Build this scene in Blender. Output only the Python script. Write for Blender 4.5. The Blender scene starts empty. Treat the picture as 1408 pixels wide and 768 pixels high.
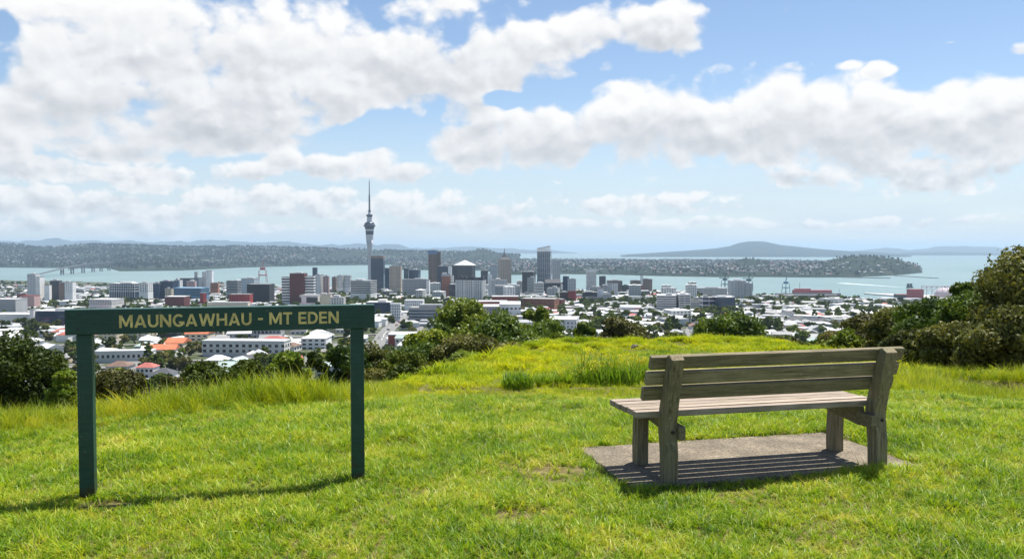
import bpy, bmesh, math, random
import numpy as np
from mathutils import Vector, Matrix, noise as mnoise

R = math.radians
scene = bpy.context.scene
col = scene.collection
rng = np.random.default_rng(7)
random.seed(7)

# ------------------------------------------------------------------ camera
F = 1095.0                      # focal length in photo pixels (1408 wide), 28 mm on 36 mm film
PITCH = math.atan(42 / F)       # horizon lies 42 px above the middle
EYE = 1.6
SEA = -168.4
cam_data = bpy.data.cameras.new("camera")
cam_data.sensor_width = 36.0
cam_data.lens = 36.0 * F / 1408
cam_data.clip_start = 0.05
cam_data.clip_end = 250000
cam = bpy.data.objects.new("camera", cam_data)
cam.location = (0, 0, EYE)
cam.rotation_euler = (math.pi / 2 - PITCH, 0, 0)
col.objects.link(cam)
scene.camera = cam

scene.render.resolution_x = 1024
scene.render.resolution_y = 558
scene.render.engine = 'CYCLES'
cy = scene.cycles
cy.use_denoising = True
cy.max_bounces = 7
cy.diffuse_bounces = 3
cy.glossy_bounces = 2
cy.transmission_bounces = 4
cy.transparent_max_bounces = 6
cy.volume_bounces = 0
cy.sample_clamp_indirect = 6.0
cy.use_adaptive_sampling = True
cy.adaptive_threshold = 0.015
vs = scene.view_settings
vs.view_transform = 'Standard'
vs.look = 'None'
vs.exposure = 0.82
vs.gamma = 1.0
vs.use_curve_mapping = False

# sun: towards (0.27, 0.283, 1): high, ahead and to the right
SUN_DIR = Vector((0.27, 0.283, 1.0)).normalized()
SUN_EL = math.asin(SUN_DIR.z)
SUN_ROT = math.atan2(SUN_DIR.x, SUN_DIR.y)
sun_data = bpy.data.lights.new("sun", 'SUN')
sun_data.energy = 5.0
sun_data.angle = R(0.53)
sun_data.color = (1.0, 0.955, 0.88)
sun = bpy.data.objects.new("sun", sun_data)
sun.rotation_euler = (-SUN_DIR).to_track_quat('-Z', 'Y').to_euler()
sun.location = (0, 0, 60)
col.objects.link(sun)

# ------------------------------------------------------------------ world: sky with clouds
world = bpy.data.worlds.new("World")
scene.world = world
world.use_nodes = True
world.cycles.sampling_method = 'NONE'


class NT:
    """small helper round a node tree"""
    def __init__(self, tree):
        self.t = tree

    def n(self, typ, **kw):
        nd = self.t.nodes.new(typ)
        for k, v in kw.items():
            setattr(nd, k, v)
        return nd

    def link(self, a, b):
        self.t.links.new(a, b)

    def put(self, sock, v):
        if hasattr(v, 'is_output'):
            self.link(v, sock)
        else:
            sock.default_value = v

    def m(self, op, a, b=None, c=None, clamp=False):
        nd = self.n('ShaderNodeMath', operation=op, use_clamp=clamp)
        self.put(nd.inputs[0], a)
        if b is not None:
            self.put(nd.inputs[1], b)
        if c is not None:
            self.put(nd.inputs[2], c)
        return nd.outputs[0]

    def vm(self, op, a, b=None, c=None):
        nd = self.n('ShaderNodeVectorMath', operation=op)
        self.put(nd.inputs[0], a)
        if b is not None:
            self.put(nd.inputs[1], b)
        if c is not None:
            self.put(nd.inputs[2], c)
        return nd.outputs['Value'] if op in ('LENGTH', 'DOT_PRODUCT', 'DISTANCE') else nd.outputs['Vector']

    def smooth(self, v, a, b, lo=0.0, hi=1.0, kind='SMOOTHSTEP'):
        nd = self.n('ShaderNodeMapRange', interpolation_type=kind)
        self.put(nd.inputs['Value'], v)
        self.put(nd.inputs['From Min'], a)
        self.put(nd.inputs['From Max'], b)
        self.put(nd.inputs['To Min'], lo)
        self.put(nd.inputs['To Max'], hi)
        return nd.outputs['Result']

    def noise(self, vec, scale, detail=4.0, rough=0.5, lac=2.0, dist=0.0, color=False):
        nd = self.n('ShaderNodeTexNoise')
        if vec is not None:
            self.link(vec, nd.inputs['Vector'])
        nd.inputs['Scale'].default_value = scale
        nd.inputs['Detail'].default_value = detail
        nd.inputs['Roughness'].default_value = rough
        nd.inputs['Lacunarity'].default_value = lac
        nd.inputs['Distortion'].default_value = dist
        return nd.outputs['Color' if color else 'Fac']

    def mix(self, f, a, b, blend='MIX'):
        nd = self.n('ShaderNodeMix', data_type='RGBA', blend_type=blend)
        self.put(nd.inputs['Factor'], f)
        self.put(nd.inputs['A'] if False else nd.inputs[6], a)
        self.put(nd.inputs[7], b)
        return nd.outputs[2]

    def ramp(self, f, stops, interp='LINEAR'):
        nd = self.n('ShaderNodeValToRGB')
        cr = nd.color_ramp
        cr.interpolation = interp
        while len(cr.elements) < len(stops):
            cr.elements.new(0.5)
        for e, (p, c) in zip(cr.elements, stops):
            e.position = p
            e.color = (*c, 1) if len(c) == 3 else c
        self.put(nd.inputs[0], f)
        return nd.outputs['Color']


def sky_angles(px, py):
    """azimuth and elevation of a direction, from the photograph's lens"""
    s, t = (px - 704) / F, (342 - py) / F
    a = math.atan(s)
    return a, math.atan(t * math.cos(a)), math.cos(a)


# (x, y, half width, half height, weight) of the cloud masses, as directions of the sky
CLOUDS = [
    (300, 70, 400, 105, 1.15), (120, 60, 260, 110, 1.0), (560, 100, 230, 85, 1.15), (640, 60, 150, 90, 0.95),
    (330, 150, 260, 48, 1.1), (90, 165, 220, 60, 1.05), (640, 150, 70, 40, 1.0), (705, 90, 70, 45, 1.0), (790, 45, 110, 42, 1.0),
    (900, 42, 95, 46, 1.1), (960, 30, 40, 30, 0.8), (760, 95, 60, 30, 0.85), (700, 15, 90, 14, 0.5),
    (650, 205, 90, 45, 1.15), (760, 190, 120, 58, 1.2), (900, 175, 150, 75, 1.25), (1060, 165, 150, 80, 1.25),
    (1200, 185, 140, 80, 1.25), (1340, 175, 130, 85, 1.25), (1300, 235, 140, 34, 1.1), (1100, 240, 90, 20, 0.9),
    (1120, 95, 60, 13, 0.85), (1195, 103, 40, 18, 0.9), (1500, 150, 150, 90, 1.2),
    (390, 222, 60, 26, 1.05), (450, 228, 90, 24, 1.05), (525, 220, 62, 28, 1.1), (580, 238, 40, 15, 0.9),
    (200, 240, 110, 26, 1.05), (310, 240, 70, 24, 1.0), (60, 236, 140, 34, 1.05), (0, 200, 120, 40, 1.0), (140, 205, 130, 30, 1.0), (290, 188, 190, 34, 1.15), (175, 145, 120, 56, 1.25), (40, 120, 90, 60, 1.0), (460, 150, 90, 40, 1.05), (640, 160, 60, 30, 1.0), (680, 62, 100, 52, 1.1), (600, 30, 110, 40, 1.0), (760, 60, 80, 44, 1.05), (700, 110, 70, 40, 1.0), (400, 176, 70, 22, 1.0), (560, 236, 70, 20, 1.05), (350, 236, 60, 24, 1.05),
    (1042, 28, 22, 8, 0.62), (1085, 22, 10, 8, 0.55), (825, 90, 28, 12, 0.7), (722, 142, 34, 10, 0.62), (1390, 74, 40, 14, 0.8), (1298, 71, 18, 5, 0.6),
    (860, 278, 180, 18, 1.0), (440, 275, 330, 24, 0.98), (120, 282, 260, 32, 1.05), (600, 290, 220, 22, 0.95), (330, 262, 200, 18, .95),
    (1200, 303, 280, 12, 0.95), (1000, 306, 240, 11, 0.9), (200, 312, 380, 16, 0.95), (680, 306, 260, 13, .95), (470, 292, 240, 16, .95), (900, 290, 160, 12, .85),
    (-250, 80, 300, 160, 1.1), (700, -160, 500, 120, 0.9), (200, -260, 500, 120, 1.0), (1500, -250, 300, 60, 0.6),
]
HOLES = [(2, 44, 40, 26, 0.38), (520, 178, 48, 26, 0.9), (500, 186, 50, 14, 0.7), (690, 138, 34, 15, 0.8),
         (1150, 45, 160, 36, 0.5)]

grp = bpy.data.node_groups.new("cloud_cover", 'ShaderNodeTree')
grp.interface.new_socket("P", in_out='INPUT', socket_type='NodeSocketVector')
grp.interface.new_socket("Cover", in_out='OUTPUT', socket_type='NodeSocketFloat')
grp.interface.new_socket("Height", in_out='OUTPUT', socket_type='NodeSocketFloat')
g = NT(grp)
gi = g.n('NodeGroupInput').outputs[0]
go = g.n('NodeGroupOutput')
wn = g.vm('SUBTRACT', g.noise(gi, 7.0, 4.0, 0.55, color=True), (0.5, 0.5, 0.5))
pw = g.vm('MULTIPLY_ADD', wn, (0.085, 0.040, 0.0), gi)


def blob(cx, cy_, rx, ry):
    a, e, ca = sky_angles(cx, cy_)
    ra, re = rx / F * ca * ca, ry / F * ca
    q = g.vm('MULTIPLY', g.vm('SUBTRACT', pw, (a, e, 0)), (1 / ra, 1 / re, 0))
    return g.smooth(g.vm('LENGTH', q), 1.35, 0.25), q


cur = hsum = wsum = None
for (x, y, rx, ry, wt) in CLOUDS:
    f_, q = blob(x, y, rx, ry)
    v = g.m('MULTIPLY', f_, wt)
    t_ = g.m('MULTIPLY', v, g.vm('DOT_PRODUCT', q, (0, 1, 0)))      # how high in this cloud: base -1, top +1
    cur = v if cur is None else g.m('SMOOTH_MAX', cur, v, 0.12)
    hsum = t_ if hsum is None else g.m('ADD', hsum, t_)
    wsum = v if wsum is None else g.m('ADD', wsum, v)
for (x, y, rx, ry, wt) in HOLES:
    cur = g.m('SUBTRACT', cur, g.m('MULTIPLY', blob(x, y, rx, ry)[0], wt))
g.link(cur, go.inputs[0])
g.link(g.m('DIVIDE', hsum, g.m('ADD', wsum, 0.08)), go.inputs[1])

w = NT(world.node_tree)
world.node_tree.nodes.clear()
tc = w.n('ShaderNodeTexCoord').outputs['Generated']
sep = w.n('ShaderNodeSeparateXYZ')
w.link(tc, sep.inputs[0])
sx, sy, sz = sep.outputs
az = w.m('ARCTAN2', sx, sy)
hyp = w.m('SQRT', w.m('ADD', w.m('MULTIPLY', sx, sx), w.m('MULTIPLY', sy, sy)))
el = w.m('ARCTAN2', sz, hyp)
comb = w.n('ShaderNodeCombineXYZ')
w.link(az, comb.inputs[0])
w.link(el, comb.inputs[1])
P = comb.outputs[0]


cov = w.n('ShaderNodeGroup', node_tree=grp)
w.link(P, cov.inputs[0])
COV, HGT = cov.outputs[0], cov.outputs[1]
lowf = w.smooth(el, 0.15, 0.05)                 # smaller puffs in the far clouds low in the sky


def puffs(q, scale):
    """rounded cauliflower heads with finer ragged edges"""
    jit = w.vm('SUBTRACT', w.noise(q, scale * 1.6, 3.0, 0.6, color=True), (0.5, 0.5, 0.5))
    qq = w.vm('MULTIPLY', w.vm('MULTIPLY_ADD', jit, (0.55 / scale, 0.55 / scale, 0.0), q), (1.0, 1.35, 1.0))
    vo = w.n('ShaderNodeTexVoronoi', feature='SMOOTH_F1', voronoi_dimensions='2D')
    w.link(qq, vo.inputs['Vector'])
    vo.inputs['Scale'].default_value = scale * 1.15
    vo.inputs['Smoothness'].default_value = 0.35
    vo.inputs['Detail'].default_value = 2.0
    vo.inputs['Roughness'].default_value = 0.55
    fb = w.noise(w.vm('MULTIPLY', q, (1.0, 1.5, 1.0)), scale * .8, 8.0, 0.60, 2.1)
    return w.m('ADD', w.m('MULTIPLY', w.m('SUBTRACT', 0.42, vo.outputs['Distance']), 1.0), w.m('MULTIPLY', w.m('SUBTRACT', fb, 0.5), 1.9))


def billow(off):
    q = w.vm('ADD', P, off) if off else P
    mixf = w.n('ShaderNodeMix', data_type='FLOAT')
    w.link(lowf, mixf.inputs[0])
    w.link(puffs(q, 10.0), mixf.inputs[2])
    w.link(puffs(q, 24.0), mixf.inputs[3])
    return mixf.outputs[0]


B0, B1 = billow(None), billow((0.006, 0.011, 0))
D0 = w.m('SUBTRACT', w.m('ADD', COV, w.m('MULTIPLY', B0, 0.80)), 0.25)
alpha = w.smooth(D0, -0.02, 0.40)
alpha = w.m('MULTIPLY', alpha, w.smooth(el, 0.0, 0.11, 0.72, 1.0))
core = w.smooth(D0, 0.05, 0.95)                # thick cloud lets less light through
edge = w.m('MULTIPLY', w.m('SUBTRACT', B0, B1), 0.58)
light = w.m('ADD', w.m('MULTIPLY', w.smooth(w.m('ADD', HGT, w.m('MULTIPLY', B0, 0.35)), -0.70, 0.75, 0.0, 1.0), 0.78), 0.20)
light = w.m('ADD', light, w.m('MULTIPLY', w.m('SUBTRACT', 1.0, core), 0.34))
light = w.m('ADD', light, edge, clamp=True)
CW = 5.75
ccol = w.ramp(light, [(0.0, (0.53, 0.555, 0.60)), (0.35, (0.69, 0.71, 0.745)), (0.7, (0.88, 0.888, 0.905)), (1.0, (1.0, 0.995, 0.985))])
ccol = w.vm('SCALE', ccol)
ccol.node.inputs['Scale'].default_value = CW
skyv = w.n('ShaderNodeCombineXYZ')             # keep the sky's own horizon below eye level too
w.link(sx, skyv.inputs[0])
w.link(sy, skyv.inputs[1])
w.link(w.m('MAXIMUM', sz, 0.012), skyv.inputs[2])
sky = w.n('ShaderNodeTexSky', sky_type='NISHITA', sun_disc=False, sun_elevation=SUN_EL, sun_rotation=SUN_ROT,
          altitude=180.0, air_density=1.0, dust_density=0.25, ozone_density=2.2)
w.link(skyv.outputs[0], sky.inputs[0])
skc = w.vm('MULTIPLY', sky.outputs[0], (0.80, 0.79, 0.79))
veil = w.m('MULTIPLY', w.smooth(el, 0.20, 0.0), w.smooth(w.noise(w.vm('MULTIPLY', P, (1.0, 9.0, 1.0)), 5.0, 5.0, 0.55), 0.25, 0.7, 0.60, 0.92))
skc = w.mix(veil, skc, (3.85, 4.4, 4.95, 1))      # thin far-off cloud low in the sky
mixc = w.mix(alpha, skc, ccol)
bg = w.n('ShaderNodeBackground')
w.link(mixc, bg.inputs[0])
bg.inputs[1].default_value = 0.1
wo = w.n('ShaderNodeOutputWorld')
w.link(bg.outputs[0], wo.inputs[0])

# ------------------------------------------------------------------ helpers
def ray(px, py):
    x, y = (px - 704) / F, (384 - py) / F
    c, s = math.cos(PITCH), math.sin(PITCH)
    d = Vector((x, c + y * s, -s + y * c))
    return d / d.y


def at(px, py, Y):
    return Vector((0, 0, EYE)) + ray(px, py) * Y


def at_z(px, py, z):
    d = ray(px, py)
    return Vector((0, 0, EYE)) + d * ((z - EYE) / d.z)


def tag(o, label=None, cat=None, group=None, kind=None):
    if label:
        o['label'] = label
    if cat:
        o['category'] = cat
    if group:
        o['group'] = group
    if kind:
        o['kind'] = kind
    return o


def empty(name, loc, rz=0.0):
    o = bpy.data.objects.new(name, None)
    o.empty_display_size = 0.2
    o.location = loc
    o.rotation_euler = (0, 0, rz)
    col.objects.link(o)
    return o


def link(name, me, mats=None, parent=None, loc=None, rz=0.0):
    o = bpy.data.objects.new(name, me)
    if mats is not None:
        for m in (mats if isinstance(mats, (list, tuple)) else [mats]):
            me.materials.append(m)
    if parent is not None:
        o.parent = parent
    if loc is not None:
        o.location = loc
    o.rotation_euler = (0, 0, rz)
    col.objects.link(o)
    return o


def copy_tree(o, parent=None):
    c = o.copy()
    col.objects.link(c)
    if parent is not None:
        c.parent = parent
    for ch in o.children:
        copy_tree(ch, c)
    return c


def big_mesh(name, verts, quads=None, tris=None, smooth=False):
    me = bpy.data.meshes.new(name)
    verts = np.asarray(verts, dtype=np.float32).reshape(-1, 3)
    loops, starts = [], []
    n0 = 0
    if quads is not None and len(quads):
        q = np.asarray(quads, dtype=np.int32).reshape(-1, 4)
        loops.append(q.ravel())
        starts.append(n0 + np.arange(len(q)) * 4)
        n0 += q.size
    if tris is not None and len(tris):
        t = np.asarray(tris, dtype=np.int32).reshape(-1, 3)
        loops.append(t.ravel())
        starts.append(n0 + np.arange(len(t)) * 3)
        n0 += t.size
    loops = np.concatenate(loops)
    starts = np.concatenate(starts).astype(np.int32)
    me.vertices.add(len(verts))
    me.vertices.foreach_set('co', verts.ravel())
    me.loops.add(len(loops))
    me.loops.foreach_set('vertex_index', loops)
    me.polygons.add(len(starts))
    me.polygons.foreach_set('loop_start', starts)
    me.update(calc_edges=True)
    if smooth:
        me.polygons.foreach_set('use_smooth', np.ones(len(starts), dtype=bool))
    me.validate()
    return me


class MB:
    """collects boxes, prisms and tubes and links them as ONE mesh object"""
    def __init__(self):
        self.v, self.f, self.mi = [], [], []

    def add(self, verts, faces, mi=0):
        o = len(self.v)
        self.v += [tuple(p) for p in verts]
        self.f += [tuple(i + o for i in f) for f in faces]
        self.mi += [mi] * len(faces)
        return self

    def box(self, x0, x1, y0, y1, z0, z1, mi=0):
        v = [(x0, y0, z0), (x1, y0, z0), (x1, y1, z0), (x0, y1, z0), (x0, y0, z1), (x1, y0, z1), (x1, y1, z1), (x0, y1, z1)]
        return self.add(v, [(0, 3, 2, 1), (4, 5, 6, 7), (0, 1, 5, 4), (1, 2, 6, 5), (2, 3, 7, 6), (3, 0, 4, 7)], mi)

    def prism(self, pts, z0, z1, mi=0):
        n = len(pts)
        v = [(x, y, z0) for x, y in pts] + [(x, y, z1) for x, y in pts]
        f = [tuple(reversed(range(n))), tuple(range(n, 2 * n))] + [(i, (i + 1) % n, n + (i + 1) % n, n + i) for i in range(n)]
        return self.add(v, f, mi)

    def extrude_y(self, pts, y0, y1, mi=0):
        """outline in x,z pushed along y"""
        n = len(pts)
        v = [(x, y0, z) for x, z in pts] + [(x, y1, z) for x, z in pts]
        f = [tuple(range(n)), tuple(reversed(range(n, 2 * n)))] + [(i, n + i, n + (i + 1) % n, (i + 1) % n) for i in range(n)]
        return self.add(v, f, mi)

    def extrude_x(self, pts, x0, x1, mi=0):
        n = len(pts)
        v = [(x0, y, z) for y, z in pts] + [(x1, y, z) for y, z in pts]
        f = [tuple(reversed(range(n))), tuple(range(n, 2 * n))] + [(i, (i + 1) % n, n + (i + 1) % n, n + i) for i in range(n)]
        return self.add(v, f, mi)

    def tube(self, pts, radii, n=8, mi=0, cap=True):
        pts = [Vector(p) for p in pts]
        rings = []
        o = len(self.v)
        for i, p in enumerate(pts):
            d = (pts[min(i + 1, len(pts) - 1)] - pts[max(i - 1, 0)]).normalized()
            a = d.orthogonal().normalized() if i == 0 else (rings_a - d * rings_a.dot(d)).normalized()
            rings_a = a
            b = d.cross(a)
            r = radii[i] if isinstance(radii, (list, tuple)) else radii
            rings.append([p + (a * math.cos(t) + b * math.sin(t)) * r for t in (2 * math.pi * k / n for k in range(n))])
        for r_ in rings:
            self.v += [tuple(q) for q in r_]
        for i in range(len(pts) - 1):
            for k in range(n):
                self.f.append((o + i * n + k, o + i * n + (k + 1) % n, o + (i + 1) * n + (k + 1) % n, o + (i + 1) * n + k))
                self.mi.append(mi)
        if cap:
            self.f += [tuple(o + k for k in reversed(range(n))), tuple(o + (len(pts) - 1) * n + k for k in range(n))]
            self.mi += [mi, mi]
        return self

    def lathe(self, prof, n=24, mi=0, cx=0, cy=0):
        o = len(self.v)
        for r, z in prof:
            self.v += [(cx + r * math.cos(2 * math.pi * k / n), cy + r * math.sin(2 * math.pi * k / n), z) for k in range(n)]
        for i in range(len(prof) - 1):
            for k in range(n):
                self.f.append((o + i * n + k, o + i * n + (k + 1) % n, o + (i + 1) * n + (k + 1) % n, o + (i + 1) * n + k))
                self.mi.append(mi)
        self.f += [tuple(o + k for k in reversed(range(n))), tuple(o + (len(prof) - 1) * n + k for k in range(n))]
        self.mi += [mi, mi]
        return self

    def mesh(self, name, smooth=False):
        me = bpy.data.meshes.new(name)
        me.from_pydata(self.v, [], self.f)
        if any(self.mi):
            me.polygons.foreach_set('material_index', self.mi)
        if smooth:
            me.polygons.foreach_set('use_smooth', [True] * len(self.f))
        me.update()
        return me

    def build(self, name, mats, parent=None, loc=None, rz=0.0, smooth=False):
        return link(name, self.mesh(name, smooth), mats, parent, loc, rz)


def bevel(o, width, segs=2):
    bm = bmesh.new()
    bm.from_mesh(o.data)
    bmesh.ops.bevel(bm, geom=[e for e in bm.edges], offset=width, segments=segs, profile=0.6, affect='EDGES', clamp_overlap=True)
    bm.to_mesh(o.data)
    bm.free()
    return o


MATS = {}


def mat(name, color, rough=0.6, var=0.12, scale=1.0, metal=0.0, spec=0.4, bump=0.0, coords='Object', each=0.0):
    """plain painted / rendered surface with broken-up colour, procedural"""
    if name in MATS:
        return MATS[name]
    m = bpy.data.materials.new(name)
    m.use_nodes = True
    t = NT(m.node_tree)
    b = m.node_tree.nodes['Principled BSDF']
    tcn = t.n('ShaderNodeTexCoord').outputs[coords]
    nz = t.noise(tcn, scale, 5.0, 0.6)
    lo = tuple(c * (1 - var) for c in color)
    hi = tuple(min(1, c * (1 + var)) for c in color)
    cc = t.ramp(nz, [(0.3, lo), (0.7, hi)])
    if each:                                   # every building its own weathering
        hs = t.n('ShaderNodeHueSaturation')
        t.link(t.m('MULTIPLY_ADD', t.n('ShaderNodeObjectInfo').outputs['Random'], each, 1.0 - each * .75), hs.inputs['Value'])
        t.link(cc, hs.inputs['Color'])
        cc = hs.outputs[0]
    t.link(cc, b.inputs['Base Color'])
    b.inputs['Roughness'].default_value = rough
    b.inputs['Metallic'].default_value = metal
    b.inputs['Specular IOR Level'].default_value = spec
    if bump:
        bn = t.n('ShaderNodeBump')
        bn.inputs['Strength'].default_value = bump
        t.link(nz, bn.inputs['Height'])
        t.link(bn.outputs[0], b.inputs['Normal'])
    MATS[name] = m
    return m


# ------------------------------------------------------------------ terrain height
def smoothstep(a, b, x):
    t = np.clip((x - a) / (b - a), 0, 1)
    return t * t * (3 - 2 * t)


def vnoise(X, Y, seed=0):
    """smooth value noise on arrays"""
    xi, yi = np.floor(X).astype(np.int64), np.floor(Y).astype(np.int64)
    xf, yf = X - xi, Y - yi
    xf, yf = xf * xf * (3 - 2 * xf), yf * yf * (3 - 2 * yf)

    def h(a, b):
        n = (a * 374761393 + b * 668265263 + seed * 69069) & 0x7fffffff
        n = ((n ^ (n >> 13)) * 1274126177) & 0x7fffffff
        return ((n ^ (n >> 16)) & 0xffff) / 65535.0
    return (h(xi, yi) * (1 - xf) + h(xi + 1, yi) * xf) * (1 - yf) + (h(xi, yi + 1) * (1 - xf) + h(xi + 1, yi + 1) * xf) * yf


def fbm(X, Y, octv=4, seed=0):
    s, a, t = 0, 1.0, 0
    for k in range(octv):
        s = s + a * vnoise(X * 2 ** k, Y * 2 ** k, seed + k * 17)
        t += a
        a *= 0.5
    return s / t - 0.5


BD = [0, 8.3, 9, 10, 12, 16, 25, 40, 60, 100, 150, 200, 300, 450, 700, 1000, 1500, 2000, 2600, 3200, 9000]
BZ = [-.04, -.04, -.08, -.35, -1.1, -2.9, -7, -12, -18, -30, -40, -48, -57, -66, -78, -91, -107, -120, -140, -150, -160]
RZ = [-.04, -.04, -.05, -.08, -.3, -.9, -3.2, -8, -15, -29, -40, -48, -57, -66, -78, -91, -107, -120, -140, -150, -160]
SPX = [-900, -200, 0, 150, 300, 480, 650, 900, 1000, 1160, 1240, 1300, 1420, 2200]
SPY = [384, 384, 385, 388, 390, 395, 402, 404, 407, 413, 414, 419, 420, 420]


def H(X, Y):
    X, Y = np.asarray(X, dtype=float), np.asarray(Y, dtype=float)
    d = np.hypot(X, Y)
    s = X / np.maximum(Y, 1.0)
    px = 704 + F * np.clip(s, -3, 3)
    right = smoothstep(900, 1080, px) * (Y > 0)
    base = np.interp(d, BD, BZ) * (1 - right) + np.interp(d, BD, RZ) * right
    # the grassy spur that runs out in front of the viewer
    sp = np.interp(Y, [0, 8, 12, 20, 30, 38, 45, 55, 70, 100, 9000], [-.04, -.04, -.62, -1.6, -2.5, -3.0, -3.7, -6.5, -14, -40, -9000])
    x0 = np.interp(Y, [0, 9, 14, 20, 30, 38, 60], [-3, -2.2, -1.7, -1.6, -.1, 2.6, 6])
    x1 = np.interp(Y, [0, 14, 30, 38, 60], [30, 14, 11.5, 11.5, 11])
    dl, dr = np.maximum(x0 - X, 0), np.maximum(X - x1, 0)
    sp = sp - (np.sqrt(dl * dl + .6) - .775) * 0.55 - (np.sqrt(dr * dr + 4) - 2) * 0.22
    k = 0.35
    near = np.where(Y > 0, base, 0 * base)
    m = np.where(Y > 5, k * np.logaddexp(base / k, np.clip(sp, -9000, 5) / k) - k * math.log(2) * np.exp(-np.abs(base - sp) / k) * (Y < 12), base)
    z = np.where(Y < 8.0, base, m)
    # bumps
    z = z + fbm(X * .22, Y * .22, 3, 3) * np.interp(d, [0, 7, 14, 40, 100], [.03, .06, .35, .5, 2.0])
    z = z + fbm(X / 180, Y / 180, 3, 5) * np.interp(d, [0, 200, 600, 1500], [0, 0, 10, 16])
    lump = np.maximum(fbm(X * 1.25, Y * .85, 2, 95) + .14, 0) * np.interp(Y, [11, 18, 33, 42, 60], [0, .16, .55, .30, 0]) * (1 - np.exp(-(((px - 925) / 100) ** 2 + ((Y - 29) / 7.5) ** 2)))
    z = z + lump * (Y > 0)
    # shoreline
    ysh = 170 * F / (np.interp(px, SPX, SPY) - 342)
    ysh = ysh * (1 + 0.05 * fbm(X / 400, Y / 900, 3, 9))
    f = smoothstep(np.where(px > 1000, .70, .80), np.where(px > 1000, .93, .99), Y / ysh)
    z = z * (1 - f) + (SEA + 2.5) * f
    z = np.where(Y > ysh, SEA - 6, z)
    return z


def hz(x, y):
    return float(H(np.array([x]), np.array([y]))[0])


def on_ground(px, py, d0=20.0, d1=5000.0):
    """where the view ray through a photo pixel meets the land"""
    d = ray(px, py)
    ys = np.geomspace(d0, d1, 900)
    z = H(d.x * ys, ys)
    zr = EYE + d.z * ys
    hit = np.nonzero(z > zr)[0]
    if len(hit) == 0:
        return None
    i = hit[0]
    return Vector((d.x * ys[i], ys[i], z[i]))


# ------------------------------------------------------------------ ground
def ground_material():
    m = bpy.data.materials.new("hill_and_city_ground")
    m.use_nodes = True
    t = NT(m.node_tree)
    b = m.node_tree.nodes['Principled BSDF']
    b.inputs['Roughness'].default_value = 0.95
    b.inputs['Specular IOR Level'].default_value = 0.1
    pos = t.n('ShaderNodeNewGeometry').outputs['Position']
    n1 = t.noise(pos, 0.9, 5, 0.6)
    dist0 = t.vm('LENGTH', t.vm('MULTIPLY', pos, (1, 1, 0)))
    n2 = t.noise(pos, 9.0, 4, 0.6)
    turf = t.ramp(n1, [(0.3, (0.085, 0.10, 0.018)), (0.55, (0.13, 0.125, 0.028)), (0.75, (0.17, 0.145, 0.05))])
    soil = t.ramp(n2, [(0.35, (0.06, 0.05, 0.022)), (0.7, (0.20, 0.155, 0.075))])
    turf = t.mix(t.smooth(dist0, 8, 14, 0.75, 0.35), turf, soil)
    # bare patches in the lawn
    bare = t.smooth(t.noise(t.vm('MULTIPLY', pos, (1, 1, 0)), 1.15, 2.5, 0.5), 0.66, 0.74)
    turf = t.mix(bare, turf, (0.25, 0.19, 0.10, 1))
    scrub = t.ramp(t.noise(pos, 0.12, 6, 0.65), [(0.35, (0.022, 0.034, 0.010)), (0.6, (0.05, 0.06, 0.018)), (0.8, (0.10, 0.10, 0.04))])
    town_n = t.noise(pos, 0.045, 5, 0.7)
    town = t.ramp(town_n, [(0.36, (0.028, 0.042, 0.016)), (0.5, (0.06, 0.075, 0.03)), (0.58, (0.12, 0.12, 0.11)), (0.72, (0.26, 0.26, 0.25))])
    dist = t.vm('LENGTH', t.vm('MULTIPLY', pos, (1, 1, 0)))
    f1 = t.smooth(t.m('ADD', dist, t.m('MULTIPLY', n1, 12)), 46, 70)
    f2 = t.smooth(dist, 300, 480)
    c = t.mix(f1, turf, scrub)
    c = t.mix(f2, c, town)
    t.link(c, b.inputs['Base Color'])
    bn = t.n('ShaderNodeBump')
    bn.inputs['Strength'].default_value = 0.6
    bn.inputs['Distance'].default_value = 0.05
    t.link(n2, bn.inputs['Height'])
    t.link(bn.outputs[0], b.inputs['Normal'])
    return m


def sinh_axis(lo, hi, n, k):
    """grid lines dense near 0"""
    a, b = math.asinh(lo / k), math.asinh(hi / k)
    return np.sinh(np.linspace(a, b, n)) * k


gx = sinh_axis(-6500, 6500, 620, 6.0)
gy = sinh_axis(-1500, 6600, 620, 8.0)
GX, GY = np.meshgrid(gx, gy)
GZ = H(GX, GY)
nx, ny = len(gx), len(gy)
idx = np.arange(nx * ny).reshape(ny, nx)
quads = np.stack([idx[:-1, :-1], idx[:-1, 1:], idx[1:, 1:], idx[1:, :-1]], -1).reshape(-1, 4)
ground = link("ground", big_mesh("ground", np.stack([GX, GY, GZ], -1), quads, smooth=True), ground_material())
tag(ground, kind='structure')


# ------------------------------------------------------------------ sea
def sea_material():
    m = bpy.data.materials.new("sea_water")
    m.use_nodes = True
    t = NT(m.node_tree)
    b = m.node_tree.nodes['Principled BSDF']
    pos = t.n('ShaderNodeNewGeometry').outputs['Position']
    n1 = t.noise(t.vm('MULTIPLY', pos, (0.6, 0.25, 1)), 0.0022, 5, 0.6)
    t.link(t.ramp(n1, [(0.35, (0.125, 0.195, 0.195)), (0.65, (0.165, 0.235, 0.23))]), b.inputs['Base Color'])
    b.inputs['Roughness'].default_value = 0.42
    b.inputs['IOR'].default_value = 1.33
    b.inputs['Specular IOR Level'].default_value = 0.32
    n2 = t.noise(t.vm('MULTIPLY', pos, (1, 0.6, 1)), 0.05, 4, 0.6)
    bn = t.n('ShaderNodeBump')
    bn.inputs['Strength'].default_value = 0.25
    bn.inputs['Distance'].default_value = 3.0
    t.link(n2, bn.inputs['Height'])
    t.link(bn.outputs[0], b.inputs['Normal'])
    return m


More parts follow.
